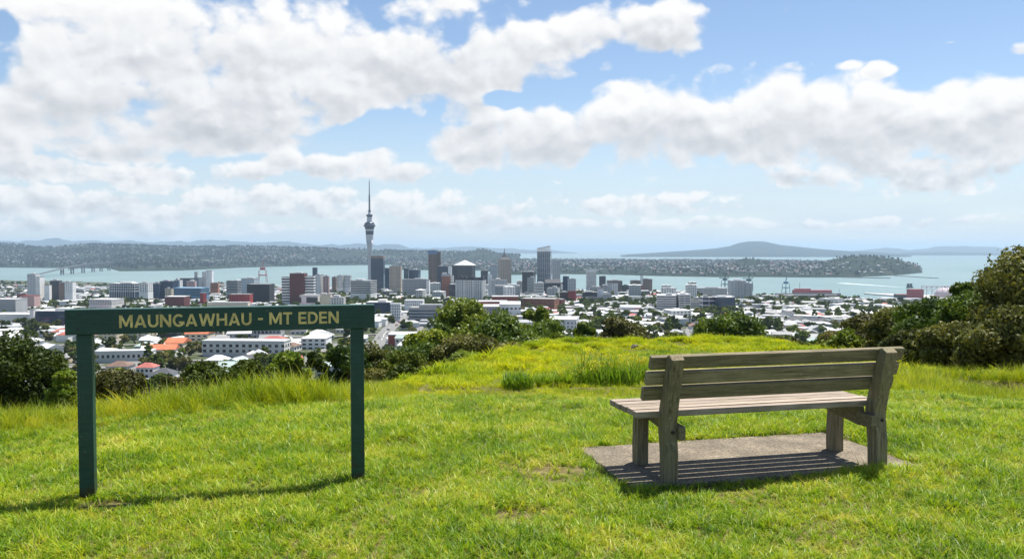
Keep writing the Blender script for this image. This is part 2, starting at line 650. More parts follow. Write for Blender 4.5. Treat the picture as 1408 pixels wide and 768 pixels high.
sea_mb = MB()
sx_ = [-88000, -30000, -9000, 9000, 30000, 88000]
sy_ = [1200, 3000, 6000, 12000, 25000, 50000, 99000]
sv = [(x, y, SEA) for y in sy_ for x in sx_]
sf = [(j * 6 + i, j * 6 + i + 1, (j + 1) * 6 + i + 1, (j + 1) * 6 + i) for j in range(6) for i in range(5)]
sea_mb.add(sv, sf)
sea = sea_mb.build("sea", sea_material())
tag(sea, kind='structure')


# ------------------------------------------------------------------ far shores
def land_material(name, dark, mid, light_, scale):
    m = bpy.data.materials.new(name)
    m.use_nodes = True
    t = NT(m.node_tree)
    b = m.node_tree.nodes['Principled BSDF']
    pos = t.n('ShaderNodeNewGeometry').outputs['Position']
    n = t.noise(pos, scale, 6, 0.7)
    t.link(t.ramp(n, [(0.35, dark), (0.55, mid), (0.72, light_)]), b.inputs['Base Color'])
    b.inputs['Roughness'].default_value = 1.0
    b.inputs['Specular IOR Level'].default_value = 0.05
    return m


def land_patch(name, px0, px1, Y0, Y1, hfun, m, nu=220, nv=60):
    """hilly land between two distances; hfun(px, v, X, Y) gives metres above the sea (below 0 = under water)"""
    u = np.linspace(px0, px1, nu)
    v = np.linspace(0, 1, nv)
    U, V = np.meshgrid(u, v)
    YY = Y0 + (Y1 - Y0) * V
    XX = (U - 704) / F * YY
    ZZ = SEA + hfun(U, V, XX, YY)
    i = np.arange(nu * nv).reshape(nv, nu)
    q = np.stack([i[:-1, :-1], i[:-1, 1:], i[1:, 1:], i[1:, :-1]], -1).reshape(-1, 4)
    o = link(name, big_mesh(name, np.stack([XX, YY, ZZ], -1), q, smooth=True), m)
    tag(o, kind='structure')
    return o


m_suburb = land_material("far_suburb_land", (0.010, 0.018, 0.012), (0.020, 0.030, 0.018), (0.06, 0.07, 0.05), 0.006)
m_bush = land_material("island_bush", (0.008, 0.013, 0.009), (0.014, 0.021, 0.014), (0.030, 0.036, 0.022), 0.0025)


def h_north(U, V, X, Y):
    # shoreline row of the photo -> distance; ridge row -> height
    shore = np.interp(U, [-300, 0, 150, 165, 250, 330, 420, 500, 560, 640, 720], [367.5, 368, 369, 373, 372, 368, 365.5, 364.5, 364, 363.5, 363])
    ys = 170 * F / (shore - 342)
    top = np.interp(U, [-300, 0, 60, 130, 200, 300, 420, 520, 600, 660, 720], [338, 338, 341, 338.5, 340, 342.5, 344.5, 346.5, 348, 350, 353])
    yt = 10500.0
    ztop = (342 - top) / F * yt + 170
    t = smoothstep(0, 1, np.clip((Y - ys) / (yt - ys), 0, 1))
    edge = smoothstep(ys - 30, ys + 120, Y)
    z = 14 * edge + ztop * t - 12 * (1 - edge)
    z = z + edge * (fbm(X / 900, Y / 900, 4, 21) * 75 + fbm(X / 250, Y / 250, 3, 22) * 26) * np.minimum(1, .25 + t)
    back = smoothstep(11000, 12500, Y)
    return z * (1 - back) - 10 * back


north = land_patch("north_shore_hills", -320, 715, 5300, 12600, h_north, m_suburb, 460, 110)


def h_pen(U, V, X, Y):
    shore = np.interp(U, [560, 660, 700, 780, 850, 930, 990, 1060, 1130, 1180, 1230, 1262, 1272],
                      [371, 372, 378, 377, 378, 380, 381, 381, 381.5, 381, 378.5, 375.5, 375])
    back = np.interp(U, [560, 650, 760, 900, 1060, 1180, 1240, 1272], [356, 357, 357.5, 358, 359, 361, 368, 374])
    ys, yb = 170 * F / (shore - 342), 170 * F / (back - 342)
    edge = smoothstep(ys - 20, ys + 60, Y) * (1 - smoothstep(yb - 60, yb + 20, Y)) * smoothstep(1272, 1262, U)
    t = np.clip((Y - ys) / np.maximum(yb - ys, 1), 0, 1)
    z = 10 + 22 * np.sin(np.pi * t) + fbm(X / 350, Y / 350, 4, 31) * 34

    def knob(pc, py_, w_, Yc, wy):
        zt = 170 - (py_ - 342) / F * Yc
        return (zt - 22) * np.exp(-((U - pc) / w_) ** 2 - ((Y - Yc) / wy) ** 2)
    z = z + knob(1032, 356.5, 24, 6600, 700) + knob(1195, 354.5, 38, 5900, 650) + knob(1235, 362, 24, 5700, 400) + knob(1145, 360, 38, 6000, 600)
    z = z + knob(668, 349.5, 26, 9600, 900) + knob(640, 351.5, 40, 9700, 900)
    return np.where(edge > 0, z * edge - 12 * (1 - edge), -12)


pen = land_patch("peninsula", 540, 1280, 4600, 13200, h_pen, m_suburb, 420, 150)


def h_volc(U, V, X, Y):
    sil = np.interp(U, [850, 862, 900, 940, 965, 985, 1003, 1012, 1020, 1030, 1045, 1052, 1060, 1075, 1100, 1130, 1170, 1210, 1245, 1256],
                    [352, 349.5, 347, 344.3, 342.5, 341, 338, 334.8, 333, 331.4, 331, 331.6, 333.5, 336.5, 339, 342, 345, 347, 349.5, 352])
    Yc = 19500.0
    zt = 170 - (sil - 342) / F * Yc
    t = np.abs(Y - Yc) / 3000
    z = zt * np.clip(1 - t, 0, 1) ** 0.7 + fbm(X / 500, Y / 500, 3, 41) * 14
    return np.where(zt > 2, z, -15) - 3


volc = land_patch("volcanic_island", 850, 1258, 16400, 22600, h_volc, m_bush, 260, 60)


def ridge_patch(name, px0, px1, Y, pts, seed, wob):
    def hh(U, V, X, YY):
        top = np.interp(U, [p[0] for p in pts], [p[1] for p in pts])
        zt = 170 - (top - 342) / F * Y
        zt = zt + fbm(U / 26, U * 0, 4, seed) * wob * np.clip(zt / 150, 0, 1)
        return zt * np.sin(np.pi * np.clip(V, 0, 1)) ** 0.8 + np.where(V < .02, -10, 0) - 4
    return land_patch(name, px0, px1, Y * .85, Y * 1.15, hh, m_bush, 200, 30)


ridge_patch("far_range_hills", -320, 600, 30000, [(-320, 334), (0, 333), (80, 330.5), (120, 329.5), (190, 332.5), (290, 330.5), (330, 330), (380, 332.5), (470, 335), (560, 339), (600, 347)], 51, 260)
ridge_patch("far_coast_hills", 520, 800, 34000, [(520, 346), (560, 341), (600, 340), (650, 338.5), (690, 341), (760, 344), (800, 348)], 52, 120)
ridge_patch("outer_island_hills", 1150, 1700, 33000, [(1150, 346.5), (1190, 343), (1220, 341), (1250, 344), (1285, 339), (1320, 338.5), (1370, 339.5), (1395, 342), (1430, 341), (1600, 340), (1700, 347)], 53, 120)
ridge_patch("outer_island_shore", 1225, 1460, 24000, [(1225, 350), (1250, 346.5), (1300, 346), (1350, 346.5), (1400, 349), (1460, 350)], 54, 60)

# ------------------------------------------------------------------ the air between here and the far shores
hm = bpy.data.materials.new("haze")
hm.use_nodes = True
ht = NT(hm.node_tree)
hm.node_tree.nodes.clear()
pv = ht.n('ShaderNodeVolumePrincipled')
pv.inputs['Color'].default_value = (0.60, 0.81, 1.0, 1)
pv.inputs['Density'].default_value = 4.1e-5
pv.inputs['Anisotropy'].default_value = 0.2
ho = ht.n('ShaderNodeOutputMaterial')
ht.link(pv.outputs[0], ho.inputs['Volume'])
hb = MB().box(-90000, 90000, -2500, 100000, SEA - 8, 330)
haze = hb.build("haze", hm)
tag(haze, kind='stuff')

# ------------------------------------------------------------------ foreground: slab, bench, sign
BX, BY, BA = 1.09, 5.475, R(13.8)


def bench_uv(X, Y):
    dx, dy = X - BX, Y - BY
    c, s = math.cos(BA), math.sin(BA)
    return dx * c + dy * s, -dx * s + dy * c


def wood(name, base, dark, green, gscale=1.0):
    m = bpy.data.materials.new(name)
    m.use_nodes = True
    t = NT(m.node_tree)
    b = m.node_tree.nodes['Principled BSDF']
    oi = t.n('ShaderNodeObjectInfo')
    tcn = t.n('ShaderNodeTexCoord').outputs['Object']
    off = t.vm('ADD', tcn, t.vm('SCALE', t.n('ShaderNodeCombineXYZ').outputs[0]))
    cx = t.n('ShaderNodeCombineXYZ')
    t.link(t.m('MULTIPLY', oi.outputs['Random'], 37.0), cx.inputs[0])
    t.link(t.m('MULTIPLY', oi.outputs['Random'], 11.0), cx.inputs[1])
    p = t.vm('ADD', tcn, cx.outputs[0])
    grain = t.noise(t.vm('MULTIPLY', p, (1.6, 34, 34)), 2.2 * gscale, 7, 0.65, dist=0.4)
    fine = t.noise(t.vm('MULTIPLY', p, (4, 120, 120)), 2.0, 4, 0.6)
    blot = t.noise(p, 5.0, 5, 0.6)
    c = t.ramp(grain, [(0.32, dark), (0.52, base), (0.75, tuple(min(1, k * 1.35) for k in base))])
    c = t.mix(t.smooth(fine, 0.55, 0.75, 0, 0.5), c, (*dark, 1))
    c = t.mix(t.smooth(blot, 0.45, 0.7, 0, 0.75), c, (*green, 1))
    speck = t.smooth(t.noise(p, 46.0, 2, 0.5), 0.66, 0.72, 0, 0.6)
    c = t.mix(speck, c, (0.36, 0.37, 0.28, 1))
    val = t.n('ShaderNodeHueSaturation')
    t.link(t.m('MULTIPLY_ADD', oi.outputs['Random'], 0.3, 0.85), val.inputs['Value'])
    t.link(c, val.inputs['Color'])
    t.link(val.outputs[0], b.inputs['Base Color'])
    b.inputs['Roughness'].default_value = 0.88
    b.inputs['Specular IOR Level'].default_value = 0.2
    bn = t.n('ShaderNodeBump')
    bn.inputs['Strength'].default_value = 0.55
    bn.inputs['Distance'].default_value = 0.004
    t.link(t.m('ADD', grain, t.m('MULTIPLY', fine, 0.6)), bn.inputs['Height'])
    t.link(bn.outputs[0], b.inputs['Normal'])
    return m


def worn_concrete():
    m = bpy.data.materials.new("exposed_aggregate_concrete")
    m.use_nodes = True
    t = NT(m.node_tree)
    b = m.node_tree.nodes['Principled BSDF']
    p = t.n('ShaderNodeTexCoord').outputs['Object']
    vo = t.n('ShaderNodeTexVoronoi')
    vo.inputs['Scale'].default_value = 85
    t.link(p, vo.inputs['Vector'])
    st = t.ramp(t.noise(p, 3.0, 6, 0.65), [(0.3, (0.100, 0.084, 0.060)), (0.55, (0.175, 0.148, 0.108)), (0.75, (0.26, 0.222, 0.165))])
    c = t.mix(0.55, st, t.ramp(vo.outputs['Color'], [(0.2, (.20, .18, .16)), (0.5, (.46, .44, .41)), (0.8, (.85, .80, .74))]), 'OVERLAY')
    c = t.mix(t.smooth(t.noise(p, 60, 3, 0.6), 0.58, 0.68, 0, 0.55), c, (0.08, 0.07, 0.06, 1))
    t.link(c, b.inputs['Base Color'])
    b.inputs['Roughness'].default_value = 0.95
    bn = t.n('ShaderNodeBump')
    bn.inputs['Strength'].default_value = 0.8
    bn.inputs['Distance'].default_value = 0.004
    t.link(vo.outputs['Distance'], bn.inputs['Height'])
    t.link(bn.outputs[0], b.inputs['Normal'])
    return m


SL = (-0.30, 2.0, -0.05, 1.07)   # slab extent in the bench's frame


def edge_pts(a, b, n, amp):
    out = []
    for i in range(n):
        t = i / n
        x, y = a[0] + (b[0] - a[0]) * t, a[1] + (b[1] - a[1]) * t
        out.append((x + random.uniform(-amp, amp), y + random.uniform(-amp, amp)))
    return out


cs = [(SL[0], SL[2]), (SL[1], SL[2]), (SL[1], SL[3]), (SL[0], SL[3])]
pts = sum((edge_pts(cs[i], cs[(i + 1) % 4], 14, 0.012) for i in range(4)), [])
gz = hz(BX + .8, BY + .6)
slab = MB().prism(pts, gz - 0.10, gz + 0.022).build("concrete_slab", worn_concrete(), None, (BX, BY, 0), BA)
bevel(slab, 0.006, 1)
tag(slab, "weathered brown concrete slab set in the lawn under the bench", "slab")
GB = gz + 0.022

bench = empty("park_bench", (BX, BY, GB), BA)
tag(bench, "weathered grey timber bench seen from behind, on a concrete slab", "bench")
w_back = wood("weathered_back_timber", (0.265, 0.222, 0.145), (0.095, 0.077, 0.048), (0.190, 0.175, 0.100))
w_seat = wood("weathered_seat_timber", (0.335, 0.275, 0.22), (0.12, 0.09, 0.065), (0.24, 0.205, 0.15))
w_leg = wood("weathered_post_timber", (0.240, 0.200, 0.128), (0.088, 0.070, 0.043), (0.165, 0.150, 0.084), 0.8)
bolt_m = mat("rusted_bolt", (0.035, 0.028, 0.022), 0.7, 0.3, 40)


def grain_up(o):
    """turn the mesh so that its long axis is local x (grain follows x)"""
    o.data.transform(Matrix.Rotation(R(90), 4, 'Y'))
    o.rotation_euler = (0, R(-90), 0)
    return o


REAR = [(-.052, -.05), (.050, -.05), (.058, .2), (.088, .37), (.086, .44), (.062, .53), (-.052, .885), (-.085, .897), (-.138, .866), (-.058, .55), (-.028, .42), (-.026, .36), (-.05, .2)]
for u in (0.0, 1.68):
    o = MB().extrude_x(REAR, -.047, .047).build("rear_post", w_leg, bench)
    bevel(o, .006)
    grain_up(o)
    o.location = (u, 0, 0)
    for k, (v, z) in enumerate(((-.101, .805), (-.066, .69), (-.031, .58), (-.026, .35))):
        tilt = math.atan(.307) if z > .5 else 0
        bb = MB().lathe([(.0135, 0), (.0135, .005), (.008, .009)], 10).build("bolt", bolt_m, bench, smooth=False)
        bb.rotation_euler = (R(90) - tilt, 0, 0)
        bb.location = (u + (.012 if k % 2 else -.006), v - .001, z)
for u in (0.0, 1.68):
    o = MB().extrude_x([(.45, -.05), (.552, -.05), (.56, .15), (.535, .438), (.445, .438), (.455, .15)], -.045, .045).build("front_leg", w_leg, bench)
    bevel(o, .006)
    grain_up(o)
    o.location = (u, 0, 0)
for u in (.0475, 1.68 - .0475 - .05):
    o = MB().extrude_x([(-.055, .30), (.12, .295), (.55, .345), (.55, .437), (.10, .437), (.085, .395), (-.055, .392)], u, u + .05).build("seat_bearer", w_leg, bench)
    bevel(o, .005)
sw, sg = .088, .018
for k in range(5):
    v0 = .062 + k * (sw + sg)
    z = .44 + random.uniform(-.002, .002)
    o = MB().box(-.215 + random.uniform(-.008, .008), 1.728 + random.uniform(-.006, .006), v0, v0 + sw, z, z + .042).build("seat_slat", w_seat, bench)
    bevel(o, .006)
    o.rotation_euler = (0, 0, random.uniform(-.0012, .0012))
tl = math.atan(.322)
for k, (zc, u0, u1) in enumerate(((.832, -.155, 1.868), (.720, -.168, 1.852), (.609, -.180, 1.836))):
    vf = .0625 - (zc - .53) * .322          # front face of the posts at this height
    o = MB().box(u0, u1, 0.0, .042, -.0485, .0485).build("back_slat", w_back, bench)
    bevel(o, .007 if k else .010)
    o.location = (0, vf + .003, zc)
    o.rotation_euler = (tl, random.uniform(-.002, .002), 0)

# ---- the name board on two posts
SXp, SYp, SA = -2.784, 5.18, R(13.96)
sign = empty("place_name_sign", (SXp, SYp, 0), SA)
tag(sign, "dark green wooden sign on two posts reading MAUNGAWHAU - MT EDEN", "sign")


def paint(name, base, worn):
    m = bpy.data.materials.new(name)
    m.use_nodes = True
    t = NT(m.node_tree)
    b = m.node_tree.nodes['Principled BSDF']
    p = t.n('ShaderNodeTexCoord').outputs['Object']
    g1 = t.noise(t.vm('MULTIPLY', p, (1.5, 1.5, 22)), 3.0, 6, 0.6)
    g2 = t.noise(p, 9.0, 6, 0.65)
    c = t.ramp(g1, [(0.3, tuple(k * .8 for k in base)), (0.7, tuple(k * 1.2 for k in base))])
    c = t.mix(t.smooth(g2, 0.52, 0.72, 0, .45), c, (*worn, 1))
    ck_ = t.noise(t.vm('MULTIPLY', p, (3, 3, 60)), 6.0, 3, 0.5)
    c = t.mix(t.smooth(ck_, 0.66, 0.72, 0, .7), c, (0.006, 0.016, 0.013, 1))
    chip = t.smooth(t.noise(p, 55.0, 2, 0.5), 0.70, 0.74, 0, .8)
    c = t.mix(chip, c, (0.14, 0.13, 0.095, 1))
    # scuffs and dried mud low on the posts
    sepn = t.n('ShaderNodeSeparateXYZ')
    t.link(p, sepn.inputs[0])
    lowm = t.m('MULTIPLY', t.smooth(sepn.outputs[2], .34, .02), t.smooth(g2, .42, .62))
    c = t.mix(lowm, c, (0.035, 0.032, 0.02, 1))
    t.link(c, b.inputs['Base Color'])
    b.inputs['Roughness'].default_value = 0.42
    b.inputs['Specular IOR Level'].default_value = 0.35
    bn = t.n('ShaderNodeBump')
    bn.inputs['Strength'].default_value = 0.5
    bn.inputs['Distance'].default_value = 0.003
    t.link(g1, bn.inputs['Height'])
    t.link(bn.outputs[0], b.inputs['Normal'])
    return m


green = paint("dark_green_paint", (0.0140, 0.061, 0.047), (0.055, 0.105, 0.085))
gl, gr = hz(SXp, SYp), hz(SXp + 1.69, SYp + .42)
for u, gzz in ((0.0, gl), (1.741, gr)):
    o = MB().box(u - .046, u + .046, -.042, .034, gzz - .15, 1.044).build("post", green, sign)
    bevel(o, .006)
o = MB().box(-.105, 1.862, -.062, .052, 1.046, 1.209).build("name_board", green, sign)
bevel(o, .005)
for u, z in ((-.02, 1.178), (-.03, 1.082), (1.76, 1.178), (1.755, 1.080)):
    bb = MB().lathe([(.007, 0), (.007, .003), (.0045, .005)], 10).build("screw", mat("sign_screw", (.02, .035, .033), .4), sign)
    bb.rotation_euler = (R(90), 0, 0)
    bb.location = (u, -.0625, z)


def arc(cx, cz, rx, rz, a0, a1, t, n=14):
    """a curved stroke as one outline"""
    o = [(cx + rx * math.cos(R(a0 + (a1 - a0) * i / n)), cz + rz * math.sin(R(a0 + (a1 - a0) * i / n))) for i in range(n + 1)]
    i_ = [(cx + (rx - t) * math.cos(R(a0 + (a1 - a0) * i / n)), cz + (rz - t * .92) * math.sin(R(a0 + (a1 - a0) * i / n))) for i in range(n + 1)]
    return o + i_[::-1]


sk_ = .20                                   # stroke, cap height = 1
GL = {
    'M': (1.06, [[(0, 0), (sk_, 0), (sk_, .66), (.455, .10), (.605, .10), (.86, .66), (.86, 0), (1.06, 0), (1.06, 1), (.83, 1), (.53, .38), (.23, 1), (0, 1)]]),
    'A': (.96, [[(0, 0), (.22, 0), (.48, .78), (.74, 0), (.96, 0), (.595, 1), (.365, 1)], [(.294, .2), (.666, .2), (.61, .37), (.35, .37)]]),
    'U': (.84, [[(0, 1), (0, .38)] + [(.42 + .42 * math.cos(R(a)), .38 + .39 * math.sin(R(a))) for a in range(195, 346, 15)] + [(.84, .38), (.84, 1), (.64, 1), (.64, .38)]
                + [(.42 + .22 * math.cos(R(a)), .38 + .205 * math.sin(R(a))) for a in range(345, 194, -15)] + [(.20, .38), (.20, 1)]]),
    'N': (.90, [[(0, 0), (sk_, 0), (sk_, .66), (.68, 0), (.90, 0), (.90, 1), (.70, 1), (.70, .34), (.22, 1), (0, 1)]]),
    'G': (.92, [arc(.48, .5, .48, .515, 45, 335, .20, 22), [(.50, .42), (.94, .42), (.94, .16), (.80, .16), (.76, .27), (.50, .27)]]),
    'W': (1.34, [[(0, 1), (.25, 0), (.46, 0), (.67, .68), (.88, 0), (1.09, 0), (1.34, 1), (1.13, 1), (.985, .33), (.775, 1), (.565, 1), (.355, .33), (.21, 1)]]),
    'H': (.86, [[(0, 0), (sk_, 0), (sk_, .41), (.66, .41), (.66, 0), (.86, 0), (.86, 1), (.66, 1), (.66, .59), (sk_, .59), (sk_, 1), (0, 1)]]),
    'T': (.78, [[(.29, 0), (.49, 0), (.49, .82), (.78, .82), (.78, 1), (0, 1), (0, .82), (.29, .82)]]),
    'E': (.70, [[(0, 0), (.70, 0), (.70, .18), (sk_, .18), (sk_, .42), (.64, .42), (.64, .59), (sk_, .59), (sk_, .82), (.69, .82), (.69, 1), (0, 1)]]),
    'D': (.86, [[(0, 0), (sk_, 0), (sk_, 1), (0, 1)], [(sk_, 0), (.38, 0)] + [(.38 + .48 * math.cos(R(a)), .5 + .5 * math.sin(R(a))) for a in range(-75, 76, 15)]
                + [(.38, 1), (sk_, 1), (sk_, .82), (.38, .82)] + [(.38 + .28 * math.cos(R(a)), .5 + .32 * math.sin(R(a))) for a in range(75, -76, -15)] + [(.38, .18), (sk_, .18)]]),
    '-': (.42, [[(0, .40), (.42, .40), (.42, .57), (0, .57)]]),
}
txt, gap, sp_w = "MAUNGAWHAU - MT EDEN", .115, .42
tot = sum(sp_w if c == ' ' else GL[c][0] + gap for c in txt) - gap
ch = .0825                                  # cap height in metres
kx = 1.398 / tot
ltr_m = mat("ochre_letter_paint", (0.66, 0.53, 0.20), .6, .30, 22, bump=.3)
xx = .217
for c in txt:
    if c == ' ':
        xx += sp_w * kx
        continue
    wd_, polys = GL[c]
    mb = MB()
    for k, pl in enumerate(polys):
        pl = pl if sum(pl[i][0] * pl[(i + 1) % len(pl)][1] - pl[(i + 1) % len(pl)][0] * pl[i][1] for i in range(len(pl))) > 0 else pl[::-1]
        yf = -.0640 - (.0008 if (c == 'G' and k) else 0)
        mb.extrude_y([(xx + px_ * kx, 1.086 + pz_ * ch) for px_, pz_ in pl], yf, -.0605)
    mb.build("letter", ltr_m, sign)
    xx += (wd_ + gap) * kx

# ------------------------------------------------------------------ grass
def leafy(name, stops, trans=0.35, rough=0.55, patch=0.9, patch_cols=None, jitter=0.25, gloss=0.25):
    """leaf or blade: diffuse + light through the leaf, colour varied per plant and over the ground"""
    m = bpy.data.materials.new(name)
    m.use_nodes = True
    t = NT(m.node_tree)
    b = m.node_tree.nodes['Principled BSDF']
    out = m.node_tree.nodes['Material Output']
    oi = t.n('ShaderNodeObjectInfo')
    pos = t.n('ShaderNodeNewGeometry').outputs['Position']
    nz = t.noise(pos, patch, 4, 0.6)
    f = t.m('ADD', t.m('MULTIPLY', nz, 1.0), t.m('MULTIPLY', t.m('SUBTRACT', oi.outputs['Random'], 0.5), jitter))
    c = t.ramp(f, stops)
    t.link(c, b.inputs['Base Color'])
    b.inputs['Roughness'].default_value = rough
    b.inputs['Specular IOR Level'].default_value = gloss
    tr = t.n('ShaderNodeBsdfTranslucent')
    t.link(t.mix(1.0, c, (1.25, 1.22, 0.55, 1), 'MULTIPLY'), tr.inputs['Color'])
    mx = t.n('ShaderNodeMixShader')
    mx.inputs[0].default_value = trans
    t.link(b.outputs[0], mx.inputs[1])
    t.link(tr.outputs[0], mx.inputs[2])
    t.link(mx.outputs[0], out.inputs['Surface'])
    return m


def tuft_mesh(name, n, length, width, spread, lean, seed, segs=3):
    r = np.random.default_rng(seed)
    V, Q, T = [], [], []
    for i in range(n):
        a = r.uniform(0, 2 * math.pi)
        rad = spread * math.sqrt(r.uniform())
        ba = r.uniform(0, 2 * math.pi)
        bx, by = rad * math.cos(ba), rad * math.sin(ba)
        L = length * r.uniform(0.55, 1.15)
        W = width * r.uniform(0.7, 1.2)
        ln = lean * r.uniform(0.2, 1.2)
        dx, dy = math.cos(a), math.sin(a)
        sx, sy_ = -dy * W / 2, dx * W / 2
        o = len(V)
        for s in range(segs + 1):
            tt = s / segs
            out = L * ln * tt ** 1.7
            up = L * (tt - 0.32 * ln * tt ** 2)
            ww = (1 - tt) ** 0.6 if s < segs else 0
            cx, cyy = bx + dx * out, by + dy * out
            if s < segs:
                V += [(cx - sx * ww, cyy - sy_ * ww, up), (cx + sx * ww, cyy + sy_ * ww, up)]
            else:
                V.append((cx, cyy, up))
        for s in range(segs - 1):
            Q.append((o + 2 * s, o + 2 * s + 1, o + 2 * s + 3, o + 2 * s + 2))
        T.append((o + 2 * (segs - 1), o + 2 * (segs - 1) + 1, o + 2 * segs))
    return big_mesh(name, V, Q, T)


def stuff_instances(name, pts, scales, rz, tilt, protos, label=None, xs=None):
    """one object of kind stuff: points that carry copies of the given meshes"""
    src = bpy.data.collections.new(name + "_kinds")
    for k, (me, m) in enumerate(protos):
        o = bpy.data.objects.new(f"{name}_kind", me)
        if m is not None and not len(me.materials):
            me.materials.append(m)
        src.objects.link(o)
    pts = np.asarray(pts, dtype=np.float32)
    n = len(pts)
    me = bpy.data.meshes.new(name)
    me.vertices.add(n)
    me.vertices.foreach_set('co', pts.ravel())
    at1 = me.attributes.new('inst_scale', 'FLOAT_VECTOR', 'POINT')
    sc = np.asarray(scales, dtype=np.float32)
    if sc.ndim == 1:
        sc = np.stack([sc, sc, sc], -1)
    at1.data.foreach_set('vector', sc.ravel())
    at2 = me.attributes.new('inst_rot', 'FLOAT_VECTOR', 'POINT')
    rot = np.zeros((n, 3), dtype=np.float32)
    r = np.random.default_rng(n)
    rot[:, 0] = r.normal(0, tilt, n)
    rot[:, 1] = r.normal(0, tilt, n)
    rot[:, 2] = rz
    at2.data.foreach_set('vector', rot.ravel())
    at3 = me.attributes.new('inst_kind', 'INT', 'POINT')
    at3.data.foreach_set('value', r.integers(0, len(protos), n).astype(np.int32))
    o = link(name, me)
    tag(o, kind='stuff', label=label)
    tree = bpy.data.node_groups.new(name + "_scatter", 'GeometryNodeTree')
    tree.interface.new_socket("Geometry", in_out='INPUT', socket_type='NodeSocketGeometry')
    tree.interface.new_socket("Geometry", in_out='OUTPUT', socket_type='NodeSocketGeometry')
    t = NT(tree)
    gi_, go_ = t.n('NodeGroupInput'), t.n('NodeGroupOutput')
    ci = t.n('GeometryNodeCollectionInfo')
    ci.inputs['Collection'].default_value = src
    ci.inputs['Separate Children'].default_value = True
    ci.inputs['Reset Children'].default_value = True
    iop = t.n('GeometryNodeInstanceOnPoints')

    def named(nm, typ):
        a = t.n('GeometryNodeInputNamedAttribute', data_type=typ)
        a.inputs['Name'].default_value = nm
        return next(s for s in a.outputs if s.enabled and s.name == 'Attribute')
    t.link(gi_.outputs[0], iop.inputs['Points'])
    t.link(ci.outputs[0], iop.inputs['Instance'])
    iop.inputs['Pick Instance'].default_value = True
    t.link(named('inst_kind', 'INT'), iop.inputs['Instance Index'])
    e2r = t.n('FunctionNodeEulerToRotation')
    t.link(named('inst_rot', 'FLOAT_VECTOR'), e2r.inputs[0])
    t.link(e2r.outputs[0], iop.inputs['Rotation'])
    t.link(named('inst_scale', 'FLOAT_VECTOR'), iop.inputs['Scale'])
    t.link(iop.outputs[0], go_.inputs[0])
    md = o.modifiers.new("scatter", 'NODES')
    md.node_group = tree
    return o


lawn_m = leafy("lawn_blade", [(0.2, (0.075, 0.165, 0.006)), (0.42, (0.205, 0.340, 0.010)), (0.58, (0.315, 0.410, 0.014)), (0.76, (0.45, 0.47, 0.035)), (0.95, (0.66, 0.56, 0.17))], 0.40, 0.45, 1.3, jitter=0.55, gloss=0.28)
straw_m = leafy("dry_blade", [(0.3, (0.30, 0.24, 0.10)), (0.7, (0.48, 0.40, 0.19))], 0.3, 0.6, 2.0)
tall_m = leafy("tall_blade", [(0.2, (0.085, 0.160, 0.006)), (0.42, (0.225, 0.300, 0.010)), (0.62, (0.350, 0.385, 0.014)), (0.9, (0.52, 0.47, 0.05))], 0.44, 0.5, 1.1, jitter=0.45, gloss=0.25)
tuss_m = leafy("tussock_blade", [(0.2, (0.120, 0.200, 0.005)), (0.42, (0.270, 0.350, 0.007)), (0.6, (0.400, 0.430, 0.008)), (0.9, (0.54, 0.49, 0.03))], 0.42, 0.6, 0.32, jitter=0.34, gloss=0.12)

lawn_kinds = [(tuft_mesh("lawn_tuft", 11, .080, .0062, .030, 1.3, 100 + k), lawn_m) for k in range(5)]
lawn_kinds += [(tuft_mesh("lawn_tuft_dry", 8, .060, .0050, .03, 1.2, 120), straw_m)]


def in_slab(X, Y, pad=0.0):
    c, s = math.cos(BA), math.sin(BA)
    dx, dy = X - BX, Y - BY
    u, v = dx * c + dy * s, -dx * s + dy * c
    wob = 0.05 * (fbm(u * 5, v * 5, 2, 71))
    return (u > SL[0] - pad + wob) & (u < SL[1] + pad + wob) & (v > SL[2] - pad + wob) & (v < SL[3] + pad + wob)


def tall_edge(px):
    """distance at which the mown lawn gives way to long grass"""
    yb = np.interp(px, [-200, 0, 100, 200, 290, 400, 480, 560, 620, 700, 880, 960, 1100, 1230, 1300, 1408, 1600],
                   [608, 604, 588, 574, 564, 551, 546, 543, 541, 540, 538, 536, 536, 536, 538, 541, 545])
    return 170 / 170 * EYE * F / (yb - 342)


def scatter(n, y0, y1, half=0.70, pad=0.5, seed=0):
    r = np.random.default_rng(seed)
    Y = np.sqrt(r.uniform(y0 ** 2, y1 ** 2, n))
    X = r.uniform(-1, 1, n) * (half * Y + pad)
    return X, Y, r


X, Y, r = scatter(150000, 3.2, 10.6, seed=1)
px = 704 + F * X / Y
bare = fbm(X * 1.1 + 40, Y * 1.1, 3, 61)
# trodden thin spots in the lawn, where the earth shows
for (bx_, by_, br) in ((at_z(765, 640, 0).x, at_z(765, 640, 0).y, .15), (at_z(362, 663, 0).x, at_z(362, 663, 0).y, .09), (at_z(700, 700, 0).x, at_z(700, 700, 0).y, .10),
                       (at_z(150, 688, 0).x, at_z(150, 688, 0).y, .11), (at_z(1250, 636, 0).x, at_z(1250, 636, 0).y, .12), (at_z(760, 655, 0).x, at_z(760, 655, 0).y, .05)):
    bare = np.maximum(bare, 0.62 - np.hypot((X - bx_) / br * .55, (Y - by_) / br) * .30)
keep = ~in_slab(X, Y, 0.005) & (Y < tall_edge(px) + .3) & (r.uniform(size=len(X)) < np.clip((0.37 - bare) * 7, 0.14, 1))
X, Y, px, bare = X[keep], Y[keep], px[keep], bare[keep]
r = np.random.default_rng(5)
lush = fbm(X * .55, Y * .55, 3, 81)
clump = fbm(X * 3.2, Y * 3.2, 2, 83)
S = np.clip(0.80 + lush * 1.2 + clump * .9 + r.normal(0, .17, len(X)), .32, 1.8)
nearslab = in_slab(X, Y, .10)
S = np.where(nearslab, S * 1.05, S)
Z = H(X, Y)
